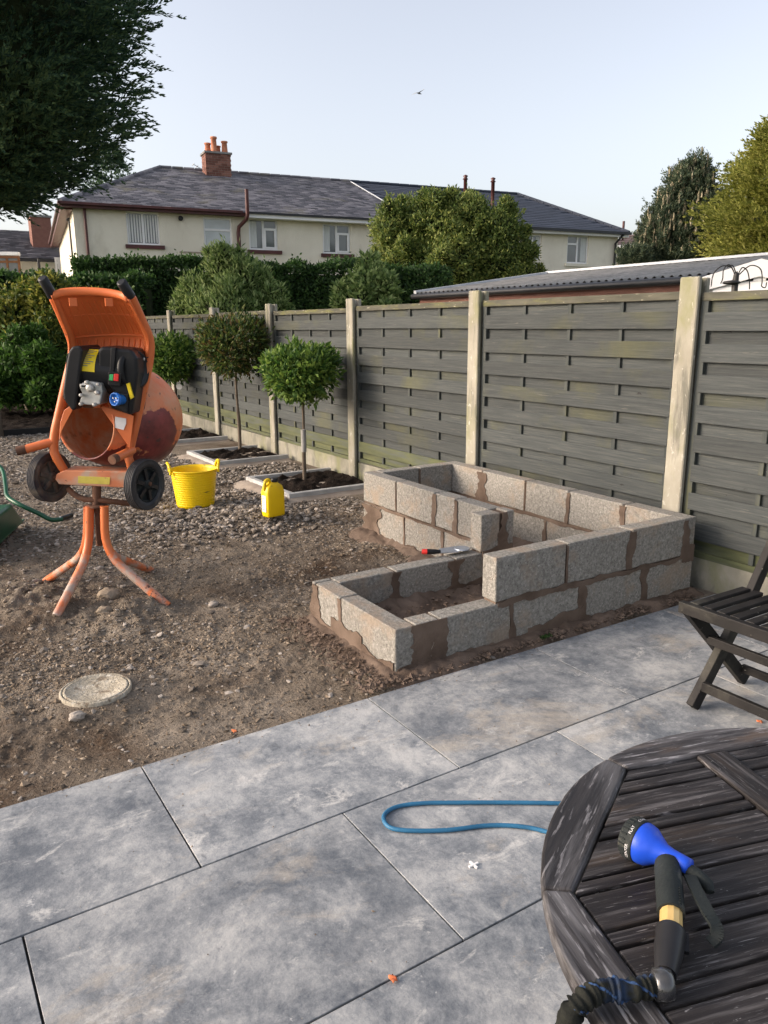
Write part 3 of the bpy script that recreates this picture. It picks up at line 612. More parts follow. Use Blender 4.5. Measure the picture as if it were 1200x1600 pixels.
ax = unit(out+np.stack([np.zeros(n)]*2+[RNG.uniform(-.1, .75, n)], -1)+rdir(n)*.35)
ln = RNG.uniform(.22, .5, n)
def sprays(P, ax, ln, nb, blen, bw, spread=.8, droop=.15):
    n = len(P); tt = RNG.random((n, nb))**.8; side = RNG.normal(size=(n, nb, 3)); side = unit(side-(side*ax[:, None]).sum(-1, keepdims=True)*ax[:, None])
    B = P[:, None]+ax[:, None]*(tt*ln[:, None])[..., None]+np.array([0, 0, -droop])*(tt**2*ln[:, None])[..., None]
    Dd = unit(ax[:, None]+side*spread*(1-.5*tt)[..., None]); le = blen*(1.15-.6*tt)*RNG.uniform(.7, 1.3, (n, nb))
    return B.reshape(-1, 3), Dd.reshape(-1, 3), le.ravel()
B, Dd, le = sprays(P, ax, ln*1.1, 22, .10, .02, spread=.65)
leaves('crown', B, Dd, rdir(len(B)), le, .025, 'lf_conifer', cyp)
tk = MB().tube([(cx, cyy, -.2), (cx, cyy, 3), (cx, cyy, 9.6)], [.26, .2, .03], 12); tk.build('trunk', mt['bark'], cyp)
lb = MB()
for i in range(60):
    z0 = 3.0+6.6*i/60; a = i*2.4; r = float(np.interp(z0+.4, prof_z, prof_r))*.85
    lb.tube([(cx, cyy, z0), (cx+math.cos(a)*r*.5, cyy+math.sin(a)*r*.5, z0+.25), (cx+math.cos(a)*r, cyy+math.sin(a)*r, z0+.5)], [.04, .025, .008], 5)
lb.build('branch', mt['bark'], cyp)
cc = MB().lathe([(r*.76, z) for z, r in zip(prof_z[1:-1], prof_r[1:-1])], (cx, cyy, 0), n=20); cc.build('shaded_core', mt['darkcore'], cyp)

# second, further conifer top behind it
b2 = at(176, 300, 44); b2z = b2.copy(); b2[2] = -.1
t = thing('conifer', b2, 'small distant conifer top showing behind the left house roof', 'tree')
n = 900; z = RNG.uniform(6.5, 10.6, n); R = np.interp(z, [6.5, 9, 10.7], [1.7, 1.2, .2]); an = RNG.random(n)*6.28; fr = RNG.random(n)**.5
P = np.stack([b2[0]+np.cos(an)*R*fr, b2[1]+np.sin(an)*R*fr, z], -1); ax = unit(np.stack([np.cos(an), np.sin(an), .9+0*an], -1)+rdir(n)*.4)
B, Dd, le = sprays(P, ax, RNG.uniform(.3, .5, n), 9, .22, .04); leaves('crown', B, Dd, rdir(len(B)), le, .05, 'lf_conifer', t)
MB().tube([(b2[0], b2[1], -.1), (b2[0], b2[1], 10.4)], [.16, .02], 8).build('trunk', mt['bark'], t)

# hedge far behind the fence (privet)
def hedge(name, u0, u1, vt0, vt1, dep0, dep1, thick, n, m, label, ln=.085, wd=.05, wav=.12, ztop=None):
    a = at(u0, 500, dep0); b = at(u1, 500, dep1); za = at(u0, vt0, dep0)[2]; zb = at(u1, vt1, dep1)[2]
    t = thing(name, ((a[0]+b[0])/2, (a[1]+b[1])/2, -.1), label, 'hedge')
    d = b-a; d[2] = 0; Ln = np.linalg.norm(d); d /= Ln; nn = np.array([d[1], -d[0], 0])
    if nn @ np.array([sy, cy, 0]) > 0: nn = -nn
    s = RNG.random(n); zt = za+(zb-za)*s+wav*(fbm(s*Ln*1.2, s*0+3, 1, 3)*2)
    side = RNG.random(n); q = RNG.random(n)
    zz = np.where(side < .68, .3+(zt-.3)*q**.8, zt); off = np.where(side < .68, thick/2, thick*(q-.5))
    P = a[None]*0+np.stack([a[0]+d[0]*s*Ln+nn[0]*off, a[1]+d[1]*s*Ln+nn[1]*off, zz], -1)
    bump = .16*fbm(s*Ln*1.6, zz*1.6, 1.3, 3)*2; dep = -RNG.random(n)*.16
    nor = np.where((side < .68)[:, None], nn[None], np.array([[0, 0, 1.0]])); P = P+nor*(bump+dep)[:, None]+rdir(n)*.04
    P = P+(RNG.random(n) < .05)[:, None]*np.array([0, 0, .15])*RNG.random(n)[:, None]*(side >= .68)[:, None]
    leaves('foliage', P, nor*.5+rdir(n)+np.array([0, 0, .3]), nor+rdir(n)*.8, ln*RNG.uniform(.7, 1.3, n), wd, m, t)
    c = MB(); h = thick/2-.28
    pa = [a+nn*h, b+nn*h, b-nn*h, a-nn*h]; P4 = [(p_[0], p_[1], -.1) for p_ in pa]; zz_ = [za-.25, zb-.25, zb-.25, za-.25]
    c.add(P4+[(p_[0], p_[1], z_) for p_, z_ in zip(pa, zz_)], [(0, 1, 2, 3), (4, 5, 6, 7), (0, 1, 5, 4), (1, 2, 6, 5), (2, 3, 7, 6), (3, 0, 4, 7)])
    c.build('shaded_core', mt['darkcore'], t); return t
hedge('privet_hedge', 126, 690, 402, 420, 17.5, 19.5, 1.4, 42000, 'lf_privet', 'long dark clipped privet hedge below the cream house windows')
hedge('boundary_hedge', -170, 235, 436, 432, 16.6, 16.4, 1.0, 26000, 'lf_laurel', 'darker green hedge behind the yellow shrub at left', ln=.10, wd=.065)

def px_blobs(lst, dep):
    """(u, v, depth offset, radius px horizontally, vertically)"""
    out = []
    for u, v, dd, ru, rv in lst:
        p_ = at(u, v, dep+dd); k = (dep+dd)/F; out.append((p_[0], p_[1], p_[2], ru*k, ru*k*.85, rv*k))
    return out
def gbase(u, dep): p_ = at(u, 600, dep); return (p_[0], p_[1], -.1)
bl = px_blobs([(310, 465, 0, 24, 34), (350, 430, .2, 28, 34), (385, 440, 0, 26, 34), (430, 478, -.1, 22, 22), (285, 485, 0, 18, 26), (350, 485, -.3, 50, 34), (330, 405, .3, 10, 20), (405, 485, 0, 38, 30), (375, 408, .2, 10, 18), (410, 440, .1, 14, 22), (295, 452, .1, 12, 18)], 13.5)
bl = sub(bl, 4, .32)
shrub('buddleia_shrub', gbase(355, 13.5), bl, 13000, .105, .034, 'lf_buddleia', 'pale green spiky shrub behind the fence left of centre', 'shrub', up=.8, shell=(.4, 1.15), rough=.4)
bl = px_blobs([(575, 450, 0, 34, 34), (600, 470, 0, 28, 30), (548, 472, 0, 24, 26), (578, 425, .2, 20, 18)], 12.5)
bl = sub(bl, 4, .36)
shrub('grey_leaved_shrub', gbase(575, 12.5), bl, 5200, .10, .045, 'lf_buddleia', 'pale leafy shrub over the fence beside the big olive bush', 'shrub', up=.6, shell=(.55, 1.1), rough=.3)
bl = px_blobs([(612, 360, 0, 36, 42), (655, 345, .3, 40, 36), (690, 355, 0, 48, 44), (735, 345, .2, 46, 40), (780, 365, 0, 44, 42), (640, 410, 0, 56, 52), (705, 415, -.3, 66, 60), (775, 415, 0, 56, 52), (822, 395, 0, 20, 20),
                (600, 440, .2, 34, 44), (815, 440, .2, 32, 28), (735, 322, .3, 24, 18), (690, 328, .2, 24, 20)], 23)
bl = sub(bl, 5, .22)
shrub('olive_bush', gbase(705, 23), bl, 62000, .11, .045, 'lf_willow', 'big rounded olive green bush in front of the terrace', 'bush', up=.5, shell=(.4, 1.04), rough=.35)
bl = px_blobs([(30, 500, .2, 46, 50), (85, 490, .2, 42, 46), (62, 468, .3, 30, 26), (120, 520, .3, 34, 44), (20, 540, 0, 46, 40), (85, 540, 0, 48, 38), (-30, 510, .2, 40, 50), (150, 480, .6, 30, 24), (100, 462, .5, 26, 18), (180, 492, .6, 30, 30)], 14.2)
bl = sub(bl, 4, .33)
shrub('variegated_shrub', gbase(70, 14.2), bl, 21000, .10, .055, 'lf_golden', 'yellow variegated shrub at left behind the cement mixer', 'shrub', up=.4, shell=(.6, 1.08), rough=.3)
bl = px_blobs([(20, 588, 0, 50, 48), (75, 594, 0, 46, 44), (-35, 592, 0, 46, 46), (50, 560, .2, 40, 36), (110, 598, .3, 30, 36)], 13.4)
bl = sub(bl, 4, .33)
shrub('green_shrub', gbase(40, 13.4), bl, 16000, .11, .05, 'lf_green', 'fresh green low shrub under the yellow one by the soil border', 'shrub', stems=False, up=.3, shell=(.6, 1.08), rough=.3)
bl = px_blobs([(175, 540, .2, 40, 50), (215, 560, .4, 36, 60), (185, 600, .2, 40, 40)], 15.2)
shrub('corner_shrub', gbase(190, 15.2), bl, 7000, .10, .05, 'lf_laurel', 'dark shrub in the far corner between mixer and fence end', 'shrub', stems=False, up=.3)

# golden conifer and pine on the right
D1 = 20.0; k1 = D1/F; gb = gbase(1215, D1)
t = thing('golden_conifer', gb, 'tall yellow green conifer at the right edge above the shed', 'tree')
zs = [at(600, v, D1)[2] for v in (172, 230, 300, 350, 400, 425)]; rr = [8, 60, 98, 118, 100, 62]; rr = [r*k1 for r in rr]
n = 6500; z = RNG.uniform(zs[-1], zs[0], n); R = np.interp(z, zs[::-1], rr[::-1]); an = RNG.random(n)*6.283
lobe = .95+.2*np.sin(an*4+z*3.1)*np.sin(z*4)+.15*np.sin(z*7+an*2)+.1*np.sin(an*9-z*5); fr = RNG.uniform(.25, 1, n)**.5*lobe
P = np.stack([gb[0]+np.cos(an)*R*fr, gb[1]+np.sin(an)*R*fr, z], -1); ax = unit(np.stack([np.cos(an), np.sin(an), RNG.uniform(.1, 1.0, n)], -1)+rdir(n)*.4)
B, Dd, le = sprays(P, ax, RNG.uniform(.3, .65, n), 16, .14, .03, spread=.7); leaves('crown', B, Dd, rdir(len(B)), le, .034, 'lf_gold', t)
MB().tube([(gb[0], gb[1], -.1), (gb[0], gb[1], zs[0]-.3)], [.2, .03], 10).build('trunk', mt['bark'], t)
MB().lathe([(r*.5, z_) for z_, r in zip(zs[1:][::-1], rr[1:][::-1])], (gb[0], gb[1], 0), n=16).build('shaded_core', mt['darkcore'], t)
D2 = 23.0; k2 = D2/F; pb = gbase(1066, D2)
t = thing('pine_tree', pb, 'dark blue green pine with upright pale shoots left of golden conifer', 'tree')
MB().tube([(pb[0], pb[1], -.1), (pb[0], pb[1], at(600, 260, D2)[2])], [.18, .03], 10).build('trunk', mt['bark'], t)
bl = px_blobs([(1088, 290, 0, 22, 34), (1068, 300, 0, 24, 30), (1048, 335, 0, 26, 28), (1090, 330, 0, 34, 40), (1035, 370, 0, 32, 32), (1078, 375, 0, 44, 42), (1020, 395, 0, 24, 20), (1060, 405, 0, 42, 20), (1108, 395, 0, 26, 34), (992, 408, -.5, 22, 14)], D2)
P, Nn = blobpts(bl, 6500, (.3, 1.05), .3, .5); ax = unit(Nn*.5+np.array([0, 0, .8])+rdir(len(P))*.4)
B, Dd, le = sprays(P, ax, RNG.uniform(.2, .35, len(P)), 12, .14, .02, spread=1.1, droop=0); leaves('crown', B, Dd, rdir(len(B)), le, .028, 'lf_pine', t)
P, Nn = blobpts(bl[:7], 900, (.92, 1.12), .2, .7); k = P[:, 2] > at(600, 400, D2)[2]; P = P[k]; n = len(P)
V = []; c = MB()
for p_ in P:
    h_ = random.uniform(.14, .32); c.tube([tuple(p_), tuple(p_+np.array([random.uniform(-.03, .03), random.uniform(-.03, .03), h_*.6])), tuple(p_+np.array([0, 0, h_]))], [.028, .026, .006], 5)
c.build('pale_shoot', mt['lf_candle'], t)

# ------------------------------------------------------------------ houses
O = np.array([5.456, 26.297]); e = np.array([21.168, -3.124]); e /= np.linalg.norm(e); nb = np.array([-e[1], e[0]])
def hw(s, d, z): p_ = O+e*s+nb*d; return (float(p_[0]), float(p_[1]), float(z))
def wallgrid(mb, s0, s1, z0, z1, holes, d=0, rev=.12):
    ss = sorted({s0, s1, *[h[0] for h in holes], *[h[1] for h in holes]}); zz = sorted({z0, z1, *[h[2] for h in holes], *[h[3] for h in holes]})
    for i in range(len(ss)-1):
        for j in range(len(zz)-1):
            a, b, c_, d_ = ss[i], ss[i+1], zz[j], zz[j+1]
            if any(h[0] <= a+1e-6 and b <= h[1]+1e-6 and h[2] <= c_+1e-6 and d_ <= h[3]+1e-6 for h in holes): continue
            mb.add([hw(a, d, c_), hw(b, d, c_), hw(b, d, d_), hw(a, d, d_)], [(0, 1, 2, 3)])
    for a, b, c_, d_ in holes:
        q = [(a, c_), (b, c_), (b, d_), (a, d_)]
        for i in range(4):
            p_, r_ = q[i], q[(i+1) % 4]; mb.add([hw(p_[0], d, p_[1]), hw(r_[0], d, r_[1]), hw(r_[0], d+rev, r_[1]), hw(p_[0], d+rev, p_[1])], [(0, 1, 2, 3)])
def hbox(mb, s0, s1, d0, d1, z0, z1):
    mb.add([hw(s0, d0, z0), hw(s1, d0, z0), hw(s1, d1, z0), hw(s0, d1, z0), hw(s0, d0, z1), hw(s1, d0, z1), hw(s1, d1, z1), hw(s0, d1, z1)],
           [(0, 3, 2, 1), (4, 5, 6, 7), (0, 1, 5, 4), (1, 2, 6, 5), (2, 3, 7, 6), (3, 0, 4, 7)]); return mb
def window(parent, s0, s1, z0, z1, kind, sill='maroon', d=0, frame='upvc'):
    f = MB(); fw_ = .055; dd0, dd1 = d+.05, d+.11
    hbox(f, s0, s1, dd0, dd1, z0, z0+fw_); hbox(f, s0, s1, dd0, dd1, z1-fw_, z1); hbox(f, s0, s0+fw_, dd0, dd1, z0+fw_, z1-fw_); hbox(f, s1-fw_, s1, dd0, dd1, z0+fw_, z1-fw_)
    mid = (s0+s1)/2
    if kind in ('two', 'blind', 'sash', 'sashr'): hbox(f, mid-.035, mid+.035, dd0, dd1, z0+fw_, z1-fw_)
    if kind == 'sash': hbox(f, mid+.035, s1-fw_, dd0-.02, dd1, z1-.36, z1-.29); hbox(f, mid+.035, mid+.09, dd0-.02, dd1, z0+fw_, z1-.36); hbox(f, s1-.11, s1-fw_, dd0-.02, dd1, z0+fw_, z1-.36); hbox(f, mid+.09, s1-.11, dd0-.02, dd1, z0+fw_, z0+.11)
    if kind == 'sashr': hbox(f, s0+fw_, mid-.035, dd0-.02, dd1, z1-.36, z1-.29)
    if kind == 'trans': hbox(f, s0+fw_, s1-fw_, dd0, dd1, z1-.42, z1-.35)
    fo = f.build('window', mt[frame], parent)
    hbox(MB(), s0+fw_, s1-fw_, d+.075, d+.085, z0+fw_, z1-fw_).build('pane', mt['panelight' if kind in ('trans',) else 'pane'], fo)
    if kind == 'blind':
        bl_ = MB(); n_ = 11
        for i in range(n_):
            if i == n_//2: continue
            a = s0+.09+(s1-s0-.18)*i/(n_-1); hbox(bl_, a-.024, a+.018, d+.068, d+.073, z0+.08, z1-.08)
        bl_.build('blind', mt['blind'], fo)
    if kind in ('sash', 'sashr'):
        c_ = MB(); a, b = (s0+.06, s0+.28) if kind == 'sash' else (mid+.18, s1-.07); hbox(c_, a, b, d+.068, d+.073, z0+.08, z1-.08)
        c_.build('curtain', mt['curtain'], fo)
    if sill: hbox(MB(), s0-.08, s1+.12, d-.07, d+.02, z0-.12, z0-.005).build('window_sill', mt[sill], parent)
    return fo
EZ, RZ, DP = 5.17, 7.5, 12.2
SB = 11.6        # party line between the two roofs
SE = 21.4
def roof_pt(s, d):    # front slope
    return EZ+(RZ-EZ)*(d+.3)/(DP/2+.3)
def slatefield(parent, name, m, inside, srange, sl_w, sl_e, th=.012, jit=.006):
    mb = MB(); slope = math.hypot(DP/2+.3, RZ-EZ); nrow = int(slope/sl_e)
    Vv, Qq = [], []
    for r in range(nrow):
        t0 = r*sl_e; t1 = t0+sl_e*1.25
        s = srange[0]+(sl_w/2 if r % 2 else 0)
        while s < srange[1]:
            f0 = t0/slope; f1 = min(1, t1/slope); d0 = -.3+(DP/2+.3)*f0; d1 = -.3+(DP/2+.3)*f1
            if inside(s+sl_w/2, d0+.05):
                z0 = EZ+(RZ-EZ)*f0+.03+random.uniform(0, jit); z1 = EZ+(RZ-EZ)*f1+.014; gp = .006
                n_ = len(Vv); w0 = max(s+gp, srange[0]); w1 = min(s+sl_w-gp, srange[1])
                Vv += [hw(w0, d0, z0), hw(w1, d0, z0), hw(w1, d1, z1), hw(w0, d1, z1), hw(w0, d0, z0-th*1.6), hw(w1, d0, z0-th*1.6)]
                Qq += [(n_, n_+1, n_+2, n_+3), (n_+4, n_+5, n_+1, n_)]
            s += sl_w
    o = npmesh(name, np.array(Vv), np.array(Qq), mt[m], parent); o['kind'] = 'stuff'; return o
A = thing('cream_house', hw(5, 3, 0), 'cream rendered house with old grey slate roof and brick chimney', 'house')
wm = MB()
wins = [(1.55, 2.56, 4.06, 5.05, 'blind'), (3.97, 4.91, 4.04, 5.0, 'trans'), (5.48, 6.48, 4.03, 5.03, 'sash'), (8.11, 9.15, 3.99, 4.99, 'sash')]
wallgrid(wm, 0, SB, -.1, EZ+.02, [w_[:4] for w_ in wins])
wm.add([hw(0, 0, -.1), hw(0, DP, -.1), hw(0, DP, EZ), hw(0, 0, EZ)], [(0, 1, 2, 3)]); wm.add([hw(0, DP, -.1), hw(SB, DP, -.1), hw(SB, DP, EZ), hw(0, DP, EZ)], [(0, 1, 2, 3)])
wm.build('wall', mt['render'], A)
for w_ in wins: window(A, w_[0], w_[1], w_[2], w_[3], w_[4])
rb = MB(); HS = 3.7
rb.add([hw(-.35, -.3, EZ), hw(SB, -.3, EZ), hw(SB, DP/2, RZ), hw(HS, DP/2, RZ)], [(0, 1, 2, 3)])
rb.add([hw(-.35, -.3, EZ), hw(HS, DP/2, RZ), hw(-.35, DP+.3, EZ)], [(0, 1, 2)]); rb.add([hw(-.35, DP+.3, EZ), hw(HS, DP/2, RZ), hw(SB, DP/2, RZ), hw(SB, DP+.3, EZ)], [(0, 1, 2, 3)])
rf = rb.build('roof', mt['slate'], A)
slatefield(rf, 'roof_slate', 'slate', lambda s, d: s > -.35+(HS+.35)*(d+.3)/(DP/2+.3), (-.35, SB-.02), .30, .20, .03, .012)
rc = MB()
def capline(p_, q_, step=.42, r=.09):
    p_, q_ = Vector(p_), Vector(q_); n_ = int((q_-p_).length/step)
    for i in range(n_): a = p_.lerp(q_, i/n_); b = p_.lerp(q_, (i+.93)/n_); rc.tube([a, b], [r*.93, r], 6, smooth=False)
capline(hw(-.35, -.3, EZ+.03), hw(HS, DP/2, RZ+.03)); capline(hw(HS, DP/2, RZ+.02), hw(SB, DP/2, RZ+.02)); capline(hw(-.35, DP+.3, EZ+.03), hw(HS, DP/2, RZ+.03))
rc.build('ridge_tile', mt['slate'], rf)
gt = MB(); hbox(gt, -.4, 5.2, -.40, -.31, EZ-.045, EZ+.03); hbox(gt, -.43, -.345, -.40, DP+.4, EZ-.045, EZ+.03); hbox(gt, -.33, 5.3, -.30, -.02, EZ-.12, EZ-.02); hbox(gt, -.345, -.01, -.1, DP+.3, EZ-.17, EZ-.03)
gt.build('gutter', mt['maroon'], A); hbox(MB(), 5.35, SB, -.36, -.02, EZ-.16, EZ-.035).build('fascia', mt['upvc'], A); hbox(MB(), 5.35, SB, -.43, -.37, EZ-.05, EZ+.02).build('gutter', mt['blackgut'], A)
MB().tube([hw(.33, -.08, EZ-.1), hw(.33, -.08, 1)], .045, 8).build('downpipe', mt['maroon'], A)
MB().tube([hw(5.33, -.5, 5.85), hw(5.33, -.5, 5.05), hw(5.30, -.42, 4.93), hw(5.12, -.12, 4.72), hw(5.1, -.1, 4.55), hw(5.1, -.1, .5)], .065, 8).build('soil_pipe', mt['maroon'], A)
q = hw(3.24, -.02, 4.91); MB().lathe([(.075, 0), (.08, .05), (.05, .06)], q, (-nb[0], -nb[1], 0), n=14).build('vent', mt['black'], A)
hbox(MB(), 10.15, 10.36, -.09, -.005, 4.5, 4.78).build('alarm_box', mt['upvc'], A)
hbox(MB(), 2.05+1.1, 3.9, -.03, -.004, 3.86, 3.9).build('cable', mt['haunch'], A)
side = MB(); side.tube([hw(-.05, 1.6, EZ-.2), hw(-.05, 1.6, 2)], .03, 6); side.tube([hw(-.06, .9, EZ-.35), hw(-.16, .9, EZ-.35)], .05, 8); side.build('side_pipe', mt['blackgut'], A)
# chimney of real bricks
ch = MB(); c0 = at(337, 277, 31.0)
cd = DP/2-.55
cs = min(np.arange(3, 9, .02), key=lambda q: abs((lambda p_: 600+F*((p_-EYE) @ RT)/((p_-EYE) @ FW))(np.array(hw(q, cd, RZ+.2)))-338)); cz0 = RZ-.42; cz1 = float(at(337, 243, float(np.array(hw(cs, cd, 0)[:2]) @ FH))[2])
hbox(ch, cs-.48, cs+.48, cd-.36, cd+.36, cz0-.2, cz1)
cho = ch.build('chimney', mt['haunch'], rf)
bk = MB(); nr = max(8, int((cz1-cz0)/.078))
for r in range(nr):
    z = cz0+r*(cz1-cz0)/nr; hh = (cz1-cz0)/nr-.012; of = 0 if r % 2 else .12
    s = cs-.49-of
    while s < cs+.49:
        a = max(s, cs-.495); b = min(s+.228, cs+.495); s += .24
        if b-a > .04: hbox(bk, a, b, cd-.373, cd-.33, z, z+hh)
    d = cd-.37-of
    while d < cd+.37:
        a = max(d, cd-.372); b = min(d+.228, cd+.372); d += .24
        if b-a > .04: hbox(bk, cs-.496, cs-.45, a+.002, b, z, z+hh)
bk_o = bk.build('chimney_bricks', mt['brick'], cho); bk_o.parent = rf; bk_o.location = cho.location; bk_o['kind'] = 'stuff'
hbox(MB(), cs-.54, cs+.54, cd-.42, cd+.42, cz1, cz1+.07).build('chimney_cap', mt['corr'], rf)
for s_, d_, h_ in ((-.30, .05, .36), (-.10, -.15, .56), (.10, .12, .3), (.32, -.12, .44)):
    MB().lathe([(.13, 0), (.115, h_*.3), (.10, h_*.85), (.13, h_*.88), (.13, h_), (.09, h_)], hw(cs+s_, cd+d_, cz1+.07), n=12).build('chimney_pot', mt['terra'], rf)
MB().bar(hw(cs-.55, cd-.1, cz0+.35), hw(cs-.95, cd-.25, cz0+.5), .02, .02).bar(hw(cs-.95, cd-.4, cz0+.5), hw(cs-.95, cd, cz0+.5), .02, .02).bar(hw(cs-.8, cd-.35, cz0+.45), hw(cs-.8, cd+.05, cz0+.45), .02, .02).build('aerial', mt['ridge'], rf)

SR = 20.1
Bh = thing('terrace_house', hw(16, 3, 0), 'cream house with new dark ribbed tile roof and white fascia', 'house')
wm = MB(); wins = [(16.49, 17.29, 4.04, 4.98, 'sashr'), (18.55, 19.6, 3.94, 5.01, 'sashr')]
wallgrid(wm, SB+.01, SE-.3, -.1, EZ+.02, [w_[:4] for w_ in wins]); wm.add([hw(SE-.3, 0, -.1), hw(SE-.3, DP, -.1), hw(SE-.3, DP, EZ), hw(SE-.3, 0, EZ)], [(0, 1, 2, 3)])
wm.add([hw(SB, DP-.01, -.1), hw(SE-.3, DP-.01, -.1), hw(SE-.3, DP-.01, EZ), hw(SB, DP-.01, EZ)], [(0, 1, 2, 3)])
wm.build('wall', mt['render'], Bh)
for w_ in wins: window(Bh, w_[0], w_[1], w_[2], w_[3], w_[4], 'render')
rb = MB(); rb.add([hw(SB+.02, -.3, EZ), hw(SE, -.3, EZ), hw(SR, DP/2, RZ), hw(SB+.02, DP/2, RZ)], [(0, 1, 2, 3)]); rb.add([hw(SE, -.3, EZ), hw(SE, DP+.3, EZ), hw(SR, DP/2, RZ)], [(0, 1, 2)]); rb.add([hw(SB+.02, DP+.3, EZ), hw(SE, DP+.3, EZ), hw(SR, DP/2, RZ), hw(SB+.02, DP/2, RZ)], [(3, 2, 1, 0)])
rf2 = rb.build('roof', mt['slatedark'], Bh)
slatefield(rf2, 'roof_tile', 'slatedark', lambda s, d: s < SE-.25-(SE-SR)*(d+.3)/(DP/2+.3), (SB+.03, SE), .9, .33, .05, .004)
rc = MB(); capline(hw(SB, DP/2, RZ+.03), hw(SR, DP/2, RZ+.03), .45, .08); capline(hw(SE, -.3, EZ+.04), hw(SR, DP/2, RZ+.04), .45, .08); rc.build('ridge_tile', mt['slatedark'], rf2)
MB().bar(hw(SB, -.3, EZ+.05), hw(SB, DP/2, RZ+.05), .035, .03).build('party_line_flashing', mt['ridge'], rf2)
hbox(MB(), SB, SE, -.30, -.02, EZ-.16, EZ-.035).build('fascia', mt['upvc'], Bh); hbox(MB(), SB, SE+.03, -.44, -.33, EZ-.07, EZ+.03).build('gutter', mt['blackgut'], Bh)
MB().tube([hw(SE-.35, -.4, EZ-.05), hw(SE-.5, -.1, EZ-.4), hw(SE-.5, -.1, .5)], .05, 8).build('downpipe', mt['blackgut'], Bh)
for u, v in ((727, 296), (770, 300)):
    p_ = at(u, v, 31.5); MB().lathe([(.07, -.5), (.07, .35), (.11, .36), (.06, .42), (.10, .48), (.03, .52)], p_, n=10).build('flue_pipe', mt['maroon'], rf2)
p_ = hw(SE+.2, .3, EZ+.1); MB().lathe([(.05, -.3), (.05, .45)], p_, n=8).build('vent_pipe', mt['maroon'], Bh)
# low porch roof in front of the right-hand house
g0 = at(800, 440, 26); g1 = at(880, 445, 26)
t = thing('porch_roof', (g0[0], g0[1], 0), 'small brown tiled lean-to roof seen over the shed roof', 'lean-to')
q = [at(815, 452, 24), at(905, 452, 24.5), at(872, 430, 27), at(800, 432, 27)]
MB().prism(q, (0, 0, -.06)).build('roof', mt['browntile'], t); MB().bar(at(868, 425, 26.8), at(905, 438, 24.4), .1, .1).build('bargeboard', mt['upvc'], t)
MB().box((q[3][0]+.4, q[0][1]+.3, -.1), (q[1][0]-.2, q[3][1]-.3, q[0][2]-.1)).build('wall', mt['render'], t)

# far left house
def farhouse(name, label, u0, u1, v_e0, v_e1, v_r0, v_r1, dep0, dep1, depth, m_wall, m_roof, u_r0=None, u_r1=None):
    a = at(u0, v_e0, dep0); b = at(u1, v_e1, dep1); zE = a[2]
    b = b.copy(); b[2] = zE; d = b-a; d[2] = 0; Ln = np.linalg.norm(d); d /= Ln; nn = np.array([-d[1], d[0], 0])
    if nn @ np.array([sy, cy, 0]) < 0: nn = -nn
    t = thing(name, tuple((a+b)/2*np.array([1, 1, 0])), label, 'house')
    r0 = at(u_r0 if u_r0 is not None else u0, v_r0, dep0+depth/2); zR = r0[2]
    P = lambda s, q_, z: tuple(a*np.array([1, 1, 0])+d*s+nn*q_+np.array([0, 0, z]))
    wmb = MB(); wmb.add([P(0, 0, -.1), P(Ln, 0, -.1), P(Ln, depth, -.1), P(0, depth, -.1), P(0, 0, zE), P(Ln, 0, zE), P(Ln, depth, zE), P(0, depth, zE)], [(0, 1, 5, 4), (1, 2, 6, 5), (2, 3, 7, 6), (3, 0, 4, 7)])
    wmb.build('wall', mt[m_wall], t)
    return t, P, Ln, zE, zR
t, P, Ln, zE, zR = farhouse('distant_house', 'distant house with slate roof and brick chimney at far left', -60, 100, 402, 404, 358, 358, 36, 38, 7, 'render', 'slate')
rm = MB(); rm.add([P(-.3, -.3, zE), P(Ln+.3, -.3, zE), P(Ln+.3, 3.5, zR), P(-.3, 3.5, zR)], [(0, 1, 2, 3)]); rm.add([P(-.3, 7.3, zE), P(Ln+.3, 7.3, zE), P(Ln+.3, 3.5, zR), P(-.3, 3.5, zR)], [(3, 2, 1, 0)])
rt_ = rm.build('roof', mt['slate'], t)
sv = MB()
for r in range(22):
    f0 = r/22; f1 = (r+1.1)/22; s = -.3+(.2 if r % 2 else 0)
    while s < Ln+.3-.4:
        sv.add([P(s, -.3+3.8*f0, zE+(zR-zE)*f0+.05+random.uniform(0, .012)), P(s+.39, -.3+3.8*f0, zE+(zR-zE)*f0+.05+random.uniform(0, .012)), P(s+.39, -.3+3.8*f1, zE+(zR-zE)*f1+.02), P(s, -.3+3.8*f1, zE+(zR-zE)*f1+.02)], [(0, 1, 2, 3)]); s += .4
o = sv.build('roof_slate', mt['slate'], rt_); o['kind'] = 'stuff'
p_ = at(62, 350, 39); MB().box((p_[0]-.45, p_[1]-.35, zR-1.2), (p_[0]+.45, p_[1]+.35, zR+.42)).build('chimney', mt['brick'], rt_)
MB().box((p_[0]-.5, p_[1]-.4, zR+.42), (p_[0]+.5, p_[1]+.4, zR+.52)).build('chimney_cap', mt['corr'], rt_)
